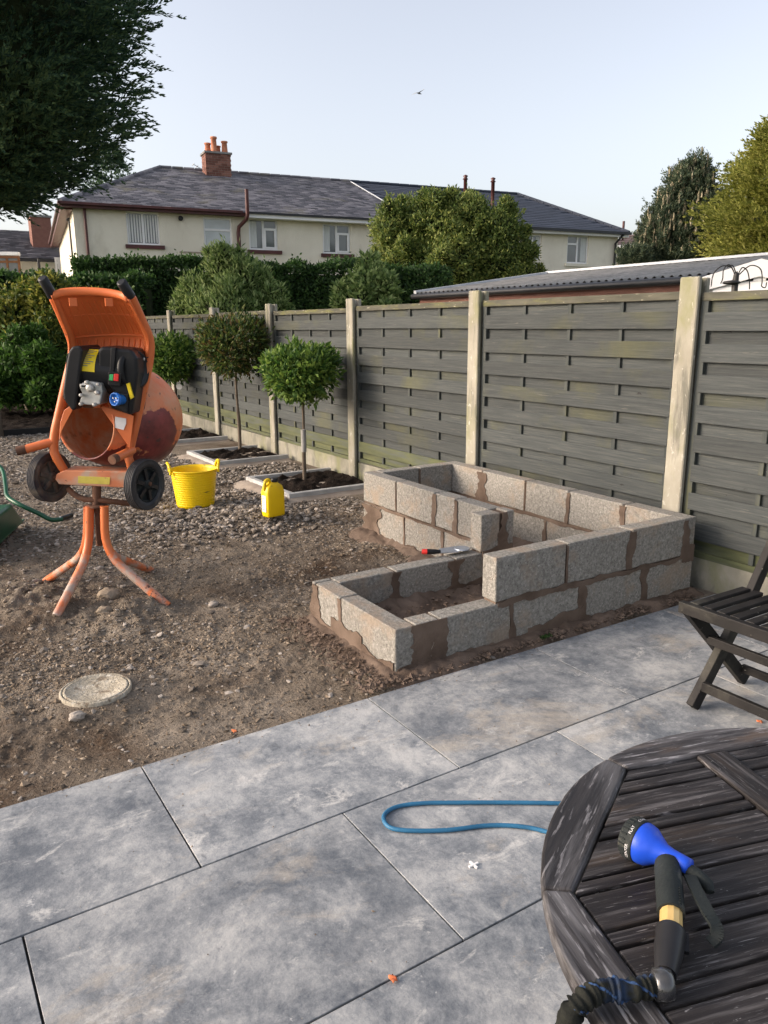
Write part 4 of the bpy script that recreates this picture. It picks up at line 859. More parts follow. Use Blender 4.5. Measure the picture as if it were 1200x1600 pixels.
def fw_(u0, v0, u1, v1, dep, frame, parent):
    a = at(u0, v0, dep); b = at(u1, v1, dep+.1); f = MB(); d = Vector((b[0]-a[0], b[1]-a[1], 0)); up = Vector((0, 0, a[2]-b[2])); a = Vector(a)-up; t_ = .09
    Ln_ = d.length; dn = d/Ln_; nn_ = Vector((-dn.y, dn.x, 0))
    def bx(mb, s0, s1, z0, z1, dd=0, th=.08): mb.prism([a+dn*s0+Vector((0, 0, z0))+nn_*dd, a+dn*s1+Vector((0, 0, z0))+nn_*dd, a+dn*s1+Vector((0, 0, z1))+nn_*dd, a+dn*s0+Vector((0, 0, z1))+nn_*dd], nn_*th)
    h_ = up.length
    bx(f, 0, Ln_, 0, t_); bx(f, 0, Ln_, h_-t_, h_); bx(f, 0, t_, t_, h_-t_); bx(f, Ln_-t_, Ln_, t_, h_-t_); bx(f, Ln_*.6-t_/2, Ln_*.6+t_/2, t_, h_-t_); bx(f, t_, Ln_-t_, h_*.66, h_*.66+t_, .005)
    fo = f.build('window', mt[frame], parent); pn = MB(); bx(pn, t_, Ln_-t_, t_, h_-t_, .03, .02); pn.build('pane', mt['pane'], fo); return fo
fw_(-20, 400, 33, 431, 35.6, 'brownwood', t); fw_(85, 402, 97, 432, 36.9, 'upvc', t)
for a_, b_, m_ in ((0, 34, 'brick'), (84, 100, 'brick')):
    p_ = at(a_-20 if a_ == 0 else a_, 432, 35.6); q_ = at(b_, 446, 35.8); MB().bar((p_[0], p_[1], (p_[2]+q_[2])/2-.3), (q_[0], q_[1], (p_[2]+q_[2])/2-.3), .15, .9).build('brick_band', mt['brick'], t)
MB().tube([at(60, 404, 36.2), at(63, 440, 36.2)], .06, 6).build('downpipe', mt['blackgut'], t)
q0, q1 = at(-60, 403, 35.4), at(100, 405, 37.4); MB().bar(q0, (q1[0], q1[1], q0[2]), .12, .12).build('gutter', mt['blackgut'], t)
q0, q1 = at(-60, 396, 35.0), at(30, 396.5, 35.3); MB().bar(q0, (q1[0], q1[1], q0[2]), .3, .14).build('bay_roof_edge', mt['upvc'], t)

# far right house (brown roof)
t, P, Ln, zE, zR = farhouse('brown_roofed_house', 'house with brown hipped roof and yellow walls behind the pine', 962, 1190, 385, 378, 330, 330, 40, 36, 8, 'render2', 'browntile')
rm = MB(); rm.add([P(-.4, -.4, zE), P(Ln+.3, -.4, zE), P(Ln+.3, 4, zR), P(3.2, 4, zR)], [(0, 1, 2, 3)]); rm.add([P(-.4, -.4, zE), P(3.2, 4, zR), P(-.4, 8.4, zE)], [(0, 1, 2)]); rm.add([P(-.4, 8.4, zE), P(3.2, 4, zR), P(Ln+.3, 4, zR), P(Ln+.3, 8.4, zE)], [(0, 1, 2, 3)])
rt_ = rm.build('roof', mt['browntile'], t)
sv = MB()
for r in range(20):
    f0 = r/20; f1 = (r+1.1)/20; s = -.4+3.6*f0; i = 0
    while s < Ln-.1:
        sv.add([P(s, -.4+4.4*f0, zE+(zR-zE)*f0+.05+random.uniform(0, .012)), P(s+.37, -.4+4.4*f0, zE+(zR-zE)*f0+.05+random.uniform(0, .012)), P(s+.37, -.4+4.4*f1, zE+(zR-zE)*f1+.02), P(s, -.4+4.4*f1, zE+(zR-zE)*f1+.02)], [(0, 1, 2, 3)]); s += .38
o = sv.build('roof_tile', mt['browntile'], rt_); o['kind'] = 'stuff'
MB().bar(P(-.4, -.45, zE-.06), P(Ln, -.45, zE-.06), .12, .14).build('gutter', mt['upvc'], t)
t2 = fw_(1150, 395, 1185, 420, 35, 'upvc', t)

# ------------------------------------------------------------------ shed with corrugated roof, white summerhouse, feeder
GZ, RG = 2.2, 2.74
ga = onz(658, 461, 0) if False else None
def zp(u, v, z): d = ray(u, v); return EYE+d*((z-H)/d[2])
A0, A1 = zp(658, 459, GZ), zp(1061, 431, GZ); B0 = zp(744, 438, RG)
shed = thing('garage', (A0[0]+2, (A0[1]+A1[1])/2, 0), 'long low garage with corrugated cement roof behind the fence', 'garage')
gx0 = (A0[0]+A1[0])/2; gy0, gy1 = A1[1]-2.2, A0[1]; rx = B0[0]; wdt = rx-gx0
pitch_c = .16; nc = int((gy1-gy0)/pitch_c); npc = 8
cg = MB()
for side_ in (0, 1):
    def fn(u, v, side_=side_):
        y = gy0+(gy1-gy0)*u; x = gx0+(wdt*v if not side_ else wdt*2-wdt*v); return (x, y, GZ+(RG-GZ)*v+.028*math.sin(2*math.pi*(y-gy0)/pitch_c))
    cg.grid(fn, nc*npc, 5)
cg.build('corrugated_roof', mt['corr'], shed)
MB().bar((rx, gy0, RG+.04), (rx, gy1+.05, RG+.04), .34, .05).build('ridge_cap', mt['ridge'], shed)
MB().bar((gx0, gy1+.04, GZ+.02), (rx, gy1+.04, RG+.03), .1, .09).build('verge_trim', mt['ridge'], shed)
MB().tube([(gx0-.09, gy0, GZ-.07), (gx0-.09, gy1, GZ-.07)], .06, 8).build('gutter', mt['blackgut'], shed)
MB().box((gx0+.03, gy0, GZ-.30), (gx0+.06, gy1-.1, GZ-.03)).build('fascia', mt['fascia'], shed)
MB().box((gx0+.08, gy0+.02, -.1), (gx0+2*wdt-.08, gy1-.12, GZ-.04)).build('wall', mt['pebble'], shed)

sm = thing('summerhouse', tuple(at(1195, 600, 9.5)*np.array([1, 1, 0])), 'white weatherboard summerhouse gable peeping over the fence at right', 'summerhouse')
dS = 9.5; apex = at(1190, 404, dS); le_ = at(1092, 437, dS); rx0 = Vector((*(RT0[:2]), 0)); bk0 = Vector((sy, cy, 0)); rx_ = rx0*.86-bk0*.51; bk_ = bk0*.86+rx0*.51
hwid = (Vector(apex)-Vector(le_)).dot(rx0)*1.12; ap = Vector(apex); zl = le_[2]
bd = MB()
r0, r1 = ap-Vector((0, 0, .0)), None
for s in (-1, 1): bd.prism([ap, ap+rx_*s*hwid+Vector((0, 0, zl-ap.z)), ap+rx_*s*hwid+Vector((0, 0, zl-ap.z-.16)), ap-Vector((0, 0, .2))], bk_*.04)
bd.build('bargeboard', mt['upvc'], sm)
rfm = MB()
for s in (-1, 1): rfm.prism([ap+bk_*.05, ap+rx_*s*(hwid+.03)+Vector((0, 0, zl-ap.z-.01))+bk_*.05, ap+rx_*s*(hwid+.03)+Vector((0, 0, zl-ap.z-.05))+bk_*.05, ap+bk_*.05-Vector((0, 0, .04))], bk_*2.4)
rfm.build('roof', mt['ridge'], sm)
for i in range(14):
    z1_ = ap.z-.12-i*.13; half = min(hwid-.12, (ap.z-.1-z1_)/(ap.z-zl)*hwid+.0); z0_ = z1_-.128
    c_ = Vector((ap.x, ap.y, 0))+bk_*.06
    MB().prism([c_-rx_*half+Vector((0, 0, z1_)), c_+rx_*half+Vector((0, 0, z1_)), c_+rx_*half+Vector((0, 0, z0_))-bk_*.015, c_-rx_*half+Vector((0, 0, z0_))-bk_*.015], bk_*.02).build('weatherboard', mt['upvc'], sm)
c_ = Vector((ap.x, ap.y, 0))+bk_*.1
MB().prism([c_-rx_*(hwid-.14)+Vector((0, 0, -.1)), c_+rx_*(hwid-.14)+Vector((0, 0, -.1)), c_+rx_*(hwid-.14)+Vector((0, 0, zl-.06)), c_-rx_*(hwid-.14)+Vector((0, 0, zl-.06))], bk_*2.2).build('wall', mt['upvc'], sm)

df = 5.6; fb = at(1150, 455, df)
fd = thing('feeder_pole', (fb[0], fb[1], -.1), 'black bird feeder pole with curled hooks over the fence', 'bird feeder')
P_ = lambda u, v: at(u, v, df)
MB().tube([(fb[0], fb[1], -.1), tuple(P_(1149, 440)), tuple(P_(1151, 428))], [.022, .022, .018], 8).tube([P_(1150, 431), P_(1152, 424)], [.02, .004], 6).build('pole', mt['wire'], fd)
q = P_(1143, 442); MB().lathe([(.005, .018), (.05, .012), (.062, 0), (.05, -.008), (.01, -.014)], q, n=20).build('dish', mt['wire'], fd)
for path in ([(1149, 433), (1143, 418), (1128, 416), (1115, 428), (1111, 448)], [(1150, 432), (1140, 414), (1131, 421), (1129, 436), (1126, 443)],
             [(1153, 430), (1160, 418), (1168, 424), (1171, 440), (1171, 452)], [(1154, 430), (1172, 415), (1188, 420), (1191, 438), (1190, 447), (1196, 449), (1198, 441)], [(1151, 431), (1145, 415), (1136, 418)]):
    MB().tube(smoothpath([P_(*a) for a in path], 6), .0042, 5).build('hook', mt['wire'], fd)

# bird in the sky
p_ = at(651, 145, 45); bm = MB(); bm.tube([p_, p_+np.array([.15, 0, .0]), p_+np.array([.32, 0, -.02])], [.01, .05, .01], 8)
bm.add([p_+np.array([.1, 0, .03]), p_+np.array([.2, 0, .03]), p_+np.array([.2, .35, .12]), p_+np.array([.05, .65, .03])], [(0, 1, 2, 3)]); bm.add([p_+np.array([.1, 0, .03]), p_+np.array([.2, 0, .03]), p_+np.array([.2, -.35, .12]), p_+np.array([.05, -.65, .03])], [(3, 2, 1, 0)])
tag(bm.build('bird', mt['corr']), 'tiny bird gliding in the open sky above the chimney', 'bird')

# ------------------------------------------------------------------ kerbed beds and standard trees
def kerbed(x0, x1, y0, y1, label, haunch=True):
    t = thing('tree_bed', ((x0+x1)/2, (y0+y1)/2, 0), label, 'planting bed', 'kerbed square tree beds along the fence')
    w_ = .055; h_ = .045
    for a, b in (((x0, y0, -.05), (x1, y0+w_, h_)), ((x0, y1-w_, -.05), (x1, y1, h_)), ((x0, y0+w_+.003, -.05), (x0+w_, y1-w_-.003, h_))):
        MB().bevbox(a, b, .004, .002).build('kerb', mt['kerb'], t, a)
    soilpatch('bed_soil', x0+w_-.01, x1+.02, y0+w_-.01, y1-w_+.01, .0, .10, t, n=46)
    P = np.stack([RNG.uniform(x0+w_, x1, 260), RNG.uniform(y0+w_, y1-w_, 260), np.full(260, .035)], -1)
    h = MB(); o_ = .13
    def fn(u, v):
        x = x0-o_*1.3+(x1-x0+o_*1.3)*u; y = y0-o_+(y1-y0+2*o_)*v
        ed = min(u*9, v*9, (1-v)*9, 1)*1.0
        return (x, y, -.035+.045*ed+.012*float(fbm(x, y, 7, 3)))
    h.grid(fn, 30, 30).build('mortar_haunch', mt['haunch'], t); return t
kerbed(2.89, 3.83, 6.12, 7.12, 'nearest kerbed bed of dark soil holding the bright green tree')
kerbed(2.93, 3.83, 8.10, 9.05, 'middle kerbed bed of dark soil holding the bronze leaved tree')
kerbed(3.0, 3.83, 10.0, 11.1, 'farthest kerbed bed of dark soil, partly behind the mixer drum')
def standard(base, u, v, ru, rv, m, label, n, ln, wd, tilt=0, top_u=None, r_=.018, shell=(.55, 1.05), rough=.12, squash=1):
    dep = np.array(base[:2]) @ FH; c = at(u, v, dep); k = dep/F; rx_, rz = ru*k, rv*k
    t = thing('standard_tree', (base[0], base[1], 0), label, 'small tree', 'ball headed standard trees in the kerbed beds')
    j = lambda s: random.uniform(-s, s)
    bl = [(c[0], c[1], c[2], rx_*.93, rx_*.93, rz*.93)]+[(c[0]+rx_*.5*math.cos(a), c[1]+rx_*.5*math.sin(a), c[2]+rz*q, rx_*.5, rx_*.5, rz*.45) for a, q in ((0, .35), (1.5, -.3), (2.6, .3), (4, -.35), (5.2, .2), (3.2, -.1))]
    P, Nn = blobpts(bl, n, shell, rough, .5); kk = len(P)
    leaves('crown', P, Nn*.9+rdir(kk)*.8+np.array([0, 0, .25]), Nn+rdir(kk)*.5, ln*RNG.uniform(.6, 1.25, kk), wd*RNG.uniform(.75, 1.2, kk), m, t)
    MB().tube(smoothpath([(base[0], base[1], -.03), (base[0]+j(.015), base[1]+j(.015), .35), ((base[0]+c[0])/2+j(.012), (base[1]+c[1])/2, c[2]*.6), (c[0], c[1], c[2]-rz*.3)], 4), [r_*1.15]*6+[r_*.8]*7, 8).build('trunk', mt['bark'], t)
    b_ = MB()
    for i in range(26):
        d_ = rdir(1)[0]; b_.tube([(c[0], c[1], c[2]-rz*.45), (c[0]+d_[0]*rx_*.45, c[1]+d_[1]*rx_*.45, c[2]+d_[2]*rz*.4), (c[0]+d_[0]*rx_*.8, c[1]+d_[1]*rx_*.8, c[2]+d_[2]*rz*.8)], [.007, .005, .002], 5)
    b_.build('branch', mt['bark'], t); return t, c
t1, c1 = standard(onz(476, 750), 471, 583, 60, 48, 'lf_bay', 'bright green ball tree in the nearest bed, right of the bronze one', 5200, .075, .030, shell=(.42, 1.0), rough=.2)
MB().tube([onx(476, 700, c1[0]), onx(476, 723, c1[0])] if False else [(3.36, 6.75, .30), (3.36, 6.75, .52)], .026, 10).build('trunk_guard', mt['corr'], t1)
t2, c2 = standard(onz(375, 707), 367, 540, 56, 50, 'lf_red', 'bronze and green leaved ball tree in the middle bed', 6500, .07, .026, rough=.22, r_=.02)
t3, c3 = standard(onz(277, 668), 270, 560, 42, 38, 'lf_bay', 'small green ball tree partly hidden behind the mixer drum', 4200, .085, .035)
p_ = at(280, 604, (c3[:2] @ FH)-.15); MB().lathe([(.045, 0), (.045, .004)], p_, (-sy, -cy, 0), n=14).build('plant_tag', mt['tagw'], t3)

# ------------------------------------------------------------------ inspection cover
mc = onz(150, 1077); mh = thing('inspection_cover', (mc[0], mc[1], 0), 'round mud caked cream inspection cover in the bare earth', 'inspection cover')
MB().lathe([(.145, -.03), (.146, .004), (.141, .008), (.136, .007), (.134, .002)], (mc[0], mc[1], 0), n=56, cap=False).build('rim', mt['manhole'], mh)
MB().lathe([(.131, -.01), (.132, .006), (.128, .009), (.121, .009), (.119, .007), (.01, .009)], (mc[0], mc[1], 0), n=56).build('lid', mt['manhole'], mh)

# ------------------------------------------------------------------ yellow tub and canister
tb = onz(306, 789); tb[2] = float(dirt_h(tb[0], tb[1]))+.02; tub = thing('flexible_tub', tb, 'yellow flexible builders tub with two loop handles on gravel', 'tub')
prof = [(.02, .004), (.145, 0), (.155, .006)]
for i in range(15): h_ = .02+i*.0195; r_ = .157+.036*(h_/.31); prof += [(r_, h_), (r_+.0018, h_+.004), (r_+.0018, h_+.012), (r_, h_+.0155)]
prof += [(.197, .315), (.203, .318), (.203, .326), (.197, .328), (.190, .322), (.186, .30), (.15, .02), (.01, .012)]
MB().lathe(prof, tb, n=48, cap=False).build('body', mt['yplastic'], tub)
for s_, (lx, lean) in ((-1, (0, .0)), (1, (0, .02))):
    d_ = Vector((RT0[0]*.98+sy*.25*s_*0+.1*s_*0, RT0[1], 0)).normalized(); d_ = (d_+Vector((sy, cy, 0))*(.35)).normalized()*s_
    tn = Vector((-d_.y, d_.x, 0)); c_ = Vector(tb)+d_*.196+Vector((0, 0, .318))
    MB().tube([c_+tn*x+Vector((0, 0, z))+d_*dd for x, z, dd in ((-.085, -.02, 0), (-.078, .03, .002), (-.05, .058, .012), (0, .068, .018), (.05, .058, .012), (.078, .03, .002), (.085, -.02, 0))], [.013, .012, .012, .013, .012, .012, .013], 8).build('handle', mt['yplastic'], tub)
jp = onz(428, 817); jp[2] = float(dirt_h(jp[0], jp[1]))+.012; jug = thing('canister', jp, 'yellow plastic canister with black cap on the earth by the kerb', 'canister')
ang = math.radians(10)
bm = bmesh.new(); cs_ = [(.0, .078, .05), (.02, .082, .055), (.19, .082, .055), (.235, .070, .045), (.262, .036, .03)]
rings = []
for z_, hx, hy in cs_:
    ring = []
    for k in range(20):
        a = 2*math.pi*k/20; x_ = hx*math.copysign(abs(math.cos(a))**.34, math.cos(a)); y_ = hy*math.copysign(abs(math.sin(a))**.34, math.sin(a))
        if z_ > .2: x_ += -.022*(z_-.19)/.07*0
        xr = x_*math.cos(ang)-y_*math.sin(ang); yr = x_*math.sin(ang)+y_*math.cos(ang); ring.append(bm.verts.new((jp[0]+xr, jp[1]+yr, jp[2]+z_)))
    rings.append(ring)
for i in range(len(rings)-1):
    for k in range(20): bm.faces.new((rings[i][k], rings[i][(k+1) % 20], rings[i+1][(k+1) % 20], rings[i+1][k]))
bm.faces.new(rings[0][::-1]); bm.faces.new(rings[-1])
jo = MB().bm(bm, True).build('body', mt['yplastic'], jug); bevel(jo, .006)
jx = Vector((math.cos(ang), math.sin(ang), 0)); jy = Vector((-jx.y, jx.x, 0)); J0 = Vector(jp)
MB().tube(smoothpath([J0+jx*-.02+Vector((0, 0, .255)), J0+jx*-.035+Vector((0, 0, .288)), J0+jx*-.068+Vector((0, 0, .272)), J0+jx*-.078+Vector((0, 0, .21))], 5), .013, 8).build('handle', mt['yplastic'], jug)
MB().lathe([(.024, .25), (.024, .268)], J0+jx*.022, n=16).build('neck', mt['yplastic'], jug); MB().lathe([(.027, .265), (.028, .29), (.024, .294)], J0+jx*.022, n=20).build('cap', mt['black'], jug)
# paper label on the side facing the mixer
ln_ = -jy if (-jy).dot(Vector((-sy, -cy, 0))) > 0 else jy
ln2 = -jx if (-jx).dot(Vector((-1, -.2, 0))) > 0 else jx
L0 = J0+ln2*.0835; tn = Vector((-ln2.y, ln2.x, 0))
lb_ = MB().prism([L0+tn*-.028+Vector((0, 0, .04)), L0+tn*.026+Vector((0, 0, .04)), L0+tn*.026+Vector((0, 0, .17)), L0+tn*-.028+Vector((0, 0, .17))], ln2*.0015).build('paper_label', mt['white'], jug)
pm = MB()
for i in range(7): pm.prism([L0+ln2*.0018+tn*-.02+Vector((0, 0, .055+i*.015)), L0+ln2*.0018+tn*(.012-.006*(i % 3))+Vector((0, 0, .055+i*.015)), L0+ln2*.0018+tn*(.012-.006*(i % 3))+Vector((0, 0, .060+i*.015)), L0+ln2*.0018+tn*-.02+Vector((0, 0, .060+i*.015))], ln2*.0004)
pm.build('label_print', mt['corr'], lb_)

# ------------------------------------------------------------------ cement mixer
MC = np.array([.90, 4.42, 0]); MD = float(MC[:2] @ FH); Rr = np.array([*RT0[:2], 0]); Bb = np.array([sy, cy, 0])
def mp(u, v, dy=0.0): return at(u, v, MD+dy)
def vv(a): return Vector([float(x) for x in a])
mx = thing('cement_mixer', tuple(MC), 'orange cement mixer with raised hood and black motor on a four legged stand', 'cement mixer')
drm = bpy.data.materials.new('worn_drum_paint'); drm.use_nodes = True; nt = drm.node_tree; N = nt.nodes; Lk = nt.links; b = N['Principled BSDF']; b.inputs['Roughness'].default_value = .5
tc = N.new('ShaderNodeTexCoord')
def nz(sc, det=7): n_ = N.new('ShaderNodeTexNoise'); n_.inputs['Scale'].default_value = sc; n_.inputs['Detail'].default_value = det; n_.inputs['Roughness'].default_value = .6; Lk.new(tc.outputs['Object'], n_.inputs['Vector']); return n_.outputs['Fac']
def mrange(v, a, b_, lo=0, hi=1): m_ = N.new('ShaderNodeMapRange'); m_.inputs['From Min'].default_value = a; m_.inputs['From Max'].default_value = b_; m_.inputs['To Min'].default_value = lo; m_.inputs['To Max'].default_value = hi; Lk.new(v, m_.inputs['Value']); return m_.outputs[0]
def mathn(op, a, b_): m_ = N.new('ShaderNodeMath'); m_.operation = op; (Lk.new(a, m_.inputs[0]) if hasattr(a, 'links') else setattr(m_.inputs[0], 'default_value', a)); (Lk.new(b_, m_.inputs[1]) if hasattr(b_, 'links') else setattr(m_.inputs[1], 'default_value', b_)); return m_.outputs[0]
def mixc(f, a, b_):
    m_ = N.new('ShaderNodeMix'); m_.data_type = 'RGBA'; Lk.new(f, m_.inputs[0])
    for s_, v_ in ((6, a), (7, b_)):
        if hasattr(v_, 'links'): Lk.new(v_, m_.inputs[s_])
        else: m_.inputs[s_].default_value = (*v_, 1)
    return m_.outputs[2]
sx = N.new('ShaderNodeSeparateXYZ'); Lk.new(tc.outputs['Object'], sx.inputs[0])
c_ = mixc(mrange(nz(4), .35, .7), (.60, .12, .025), (.72, .2, .06))
c_ = mixc(mrange(nz(6), .42, .66, 0, .55), c_, (.50, .33, .2))
low = mathn('ADD', sx.outputs['Z'], mrange(nz(5), .3, .7, -.10, .10))
mar = mixc(mrange(nz(9), .35, .65), (.075, .014, .014), (.22, .04, .035))
dvec = N.new('ShaderNodeVectorMath'); dvec.operation = 'DISTANCE'; pc = mp(240, 672, .10)-mp(200, 654, .31); Lk.new(tc.outputs['Object'], dvec.inputs[0]); dvec.inputs[1].default_value = tuple(pc+Bb*.02)
pd = mathn('ADD', dvec.outputs['Value'], mrange(nz(5), .3, .7, -.075, .075))
dv2 = N.new('ShaderNodeVectorMath'); dv2.operation = 'DISTANCE'; p2c = mp(130, 715, .05)-mp(200, 654, .31); Lk.new(tc.outputs['Object'], dv2.inputs[0]); dv2.inputs[1].default_value = tuple(p2c)
dd2 = mathn('ADD', dv2.outputs['Value'], mrange(nz(8), .3, .7, -.04, .04))
c_ = mixc(mrange(dd2, .12, .07, 0, .5), c_, (.42, .26, .15)); c_ = mixc(mrange(nz(13), .60, .66, 0, .7), c_, (.17, .11, .07))
mk = mathn('MAXIMUM', mrange(low, -.135, -.142), mrange(pd, .15, .144))
c_ = mixc(mk, c_, mar); c_ = mixc(mrange(nz(24), .64, .67, 0, .9), c_, (.06, .03, .025)); c_ = mixc(mrange(mathn('ADD', sx.outputs['Z'], mrange(nz(14), .3, .7, -.03, .03)), -.20, -.27, 0, .7), c_, (.32, .27, .24))
Lk.new(c_, b.inputs['Base Color']); bp = N.new('ShaderNodeBump'); bp.inputs['Strength'].default_value = .4; bp.inputs['Distance'].default_value = .004; Lk.new(nz(30), bp.inputs['Height']); Lk.new(bp.outputs[0], b.inputs['Normal'])
dc = mp(200, 654, .31); axd = -Rr*.40+Bb*-.91+np.array([0, 0, .045])
prof = [(.01, -.275), (.10, -.27), (.19, -.235), (.25, -.185), (.288, -.115), (.305, -.04), (.308, .02), (.298, .08), (.275, .145), (.25, .21), (.225, .275), (.205, .325), (.208, .335), (.201, .338), (.196, .33)]
MB().lathe(prof, dc, axd, n=64, cap=False).build('drum', drm, mx, dc)
mt['drumin'] = M('caked_drum_interior', [(.3, (.50, .17, .07)), (.7, (.62, .27, .13))], 5, rough=.8, bump=.6, bscale=30, bdist=.006, layers=[((.55, .42, .30), 6, .42, .60, (1, 1, 1), .8), ((.2, .12, .07), 14, .58, .66, (1, 1, 1), .7)])
MB().lathe([(.196, .33), (.22, .26), (.258, .17), (.28, .10), (.292, .02), (.285, -.06), (.24, -.16), (.16, -.22), (.01, -.24)], dc, axd, n=56, cap=False).build('drum_interior', mt['drumin'], mx, dc)
# frame tubes
Lp = [mp(84, 466, -.16), mp(99, 500, -.09), mp(112, 532, -.02), mp(113, 556, .0), mp(104, 596, 0), mp(94, 640, 0), mp(86, 675, 0), mp(84, 700, 0), mp(89, 716, 0), mp(101, 736, .02)]
Rp = [mp(206, 466, -.16), mp(220, 497, -.09), mp(233, 528, -.02), mp(234, 556, .0), mp(226, 600, 0), mp(215, 650, 0), mp(205, 693, 0), mp(201, 712, 0), mp(203, 722, 0), mp(208, 738, .02)]
for Pp, top in ((Lp, mp(66, 434, -.24)), (Rp, mp(189, 440, -.24))):
    MB().tube(smoothpath(Pp, 5), .024, 12).build('frame_tube', mt['orange'], mx)
    d_ = top-Pp[0]; MB().tube([Pp[0]+d_*-.15, Pp[0]+d_*.18], .022, 12).build('handle_bar', mt['orange'], mx)
    MB().tube([Pp[0]+d_*.12, Pp[0]+d_*.97, Pp[0]+d_*1.0], [.0255, .0245, .017], 14).build('grip', mt['black'], mx)
for a, b_, e_ in ((mp(84, 690, 0), mp(36, 703, -.05), mp(26, 705, -.06)), (mp(207, 703, 0), mp(179, 717, -.16), mp(175, 719, -.18))):
    MB().tube([a, b_], .024, 12).build('side_stub', mt['orange'], mx); MB().tube([a*.1+b_*.9, e_], .0252, 12).build('stub_end', mt['rust'], mx)
# hood
def path(pl, t):
    t = min(max(t, 0), 1)*(len(pl)-1); i = min(int(t), len(pl)-2); f = t-i; return pl[i]*(1-f)+pl[i+1]*f
HL = smoothpath([mp(85, 462, -.18), mp(99, 497, -.10), mp(111, 528, -.03), mp(112, 552, .0), mp(108, 578, .02)], 6); HR = smoothpath([mp(200, 468, -.18), mp(216, 497, -.10), mp(231, 526, -.03), mp(231, 552, .0), mp(226, 580, .02)], 6)
def hood(s, t):
    a = path(HL, t); b_ = path(HR, t); p_ = a*(1-s)+b_*s; k = 1-(2*s-1)**2; k = k**.55
    p_ = p_+Bb*(.11*k*math.sin(math.pi*(.18+.72*t)))+np.array([0, 0, .03*k*(1-t)]); return p_
ho = MB().grid(lambda s, t: hood(s, t), 30, 30).build('hood', mt['orangein'], mx); sd = ho.modifiers.new('thickness', 'SOLIDIFY'); sd.thickness = .006; sd.offset = 0
rib = MB()
for i in range(11):
    s0 = .08+.084*i; rib.tube([hood(s0, .56+j*.05)-Bb*.004 for j in range(9)], .0065, 5)
    rib.tube([hood(s0, .12+j*.045)-Bb*.003 for j in range(9)], .0045, 5)
rib.tube([hood(.03+.94*j/20, .51)-Bb*.004 for j in range(21)], .0055, 6); rib.tube([hood(.03+.94*j/20, .25)-Bb*.003 for j in range(21)], .0035, 6)
rib.build('hood_rib', mt['orangein'], mx)
lp_ = MB(); lip = [hood(j/16, 0) for j in range(17)]
lp_.grid(lambda s, t: lip[int(round(s*16))]-Bb*(.012+.010*math.sin(t*math.pi))+np.array([0, 0, .018-.036*t]), 16, 4)
lo = lp_.build('hood_lip', mt['orangein'], mx); sd = lo.modifiers.new('thickness', 'SOLIDIFY'); sd.thickness = .012; sd.offset = 0
for u in (114, 170):
    q = mp(u, 472, -.2); MB().box((q[0]-.018, q[1]-.006, q[2]-.02), (q[0]+.018, q[1]+.006, q[2]+.02)).build('hood_clip', mt['orangein'], mx)
sd_ = MB()
for HH, s in ((HL, 1), (HR, -1)): sd_.grid(lambda a, t, HH=HH, s=s: path(HH, t)+Rr*(-.006*s)+Bb*(-.03+.075*a), 3, 20)
so = sd_.build('hood_flange', mt['orangein'], mx); x_ = so.modifiers.new('thickness', 'SOLIDIFY'); x_.thickness = .006

# motor housing
def mbox(name, corners, d0, d1, m, parent=mx, bev=.012, seg=3):
    """prism through photo points, from depth d0 to d1"""
    A_ = [mp(u, v, d0) for u, v in corners]; B_ = [mp(u, v, d1)+0 for u, v in corners]
    # keep the far face the same size as the near one
    A_ = [vv(a) for a in A_]; mb = MB().prism(A_[::-1], vv(Bb*(d1-d0))); o = mb.build(name, mt[m], parent); bevel(o, bev, seg); return o
def ell(u, v, ru, rv, rot=0, n=28, sq=1): 
    out_ = []
    for k in range(n):
        a = 2*math.pi*k/n; x = ru*math.copysign(abs(math.cos(a))**sq, math.cos(a)); y = rv*math.copysign(abs(math.sin(a))**sq, math.sin(a)); out_.append((u+x*math.cos(rot)-y*math.sin(rot), v+x*math.sin(rot)+y*math.cos(rot)))
    return out_
# drum-shaped body lying across (left cap + barrel)
mA, mB_ = mp(126, 576, -.04), mp(206, 584, -.04)
dr = (mB_-mA)/np.linalg.norm(mB_-mA)
MB().lathe([(.02, -.01), (.10, -.008), (.118, .006), (.120, .03), (.120, .27), (.118, .285), (.02, .288)], mA-dr*.02, dr, n=40).build('motor_barrel', mt['black'], mx)
mbox('end_cap', [(113, 541), (125, 540), (129, 548), (122, 600), (118, 640), (112, 642), (99, 624), (98, 610), (104, 565), (107, 549)], -.19, .09, 'black', bev=.022)
mbox('cap_seam', [(104, 556), (107, 550), (101, 618), (98, 622)], -.165, .08, 'dusty', bev=.004)
mbox('motor_casing', [(152, 548), (158, 541), (205, 546), (214, 560), (215, 584), (213, 600), (206, 649), (200, 648), (171, 637), (177, 612), (170, 604), (169, 582), (152, 574)], -.155, .08, 'black', bev=.016)
mbox('casing_ridge', [(173, 543), (181, 543), (178, 584), (171, 582)], -.165, -.12, 'black', bev=.004)
mbox('switch_box', [(169, 580), (191, 582), (188, 604), (168, 602)], -.178, -.12, 'black', bev=.005)
q = mp(207, 577, -.08); MB().lathe([(.105, 0), (.108, .018), (.09, .03), (.085, .024), (.02, .026)], q, Rr*.88-Bb*.48, n=36).build('fan_cover', mt['black'], mx)
mbox('start_button', [(171, 585), (177, 585), (176, 595), (170.5, 594)], -.19, -.175, 'green', bev=.001); mbox('stop_button', [(178, 584), (185.5, 585), (184.5, 596), (177, 595)], -.195, -.175, 'red', bev=.003)
mbox('switch_surround', [(183, 583), (190, 584), (188, 598), (182, 597)], -.188, -.17, 'black', bev=.002)
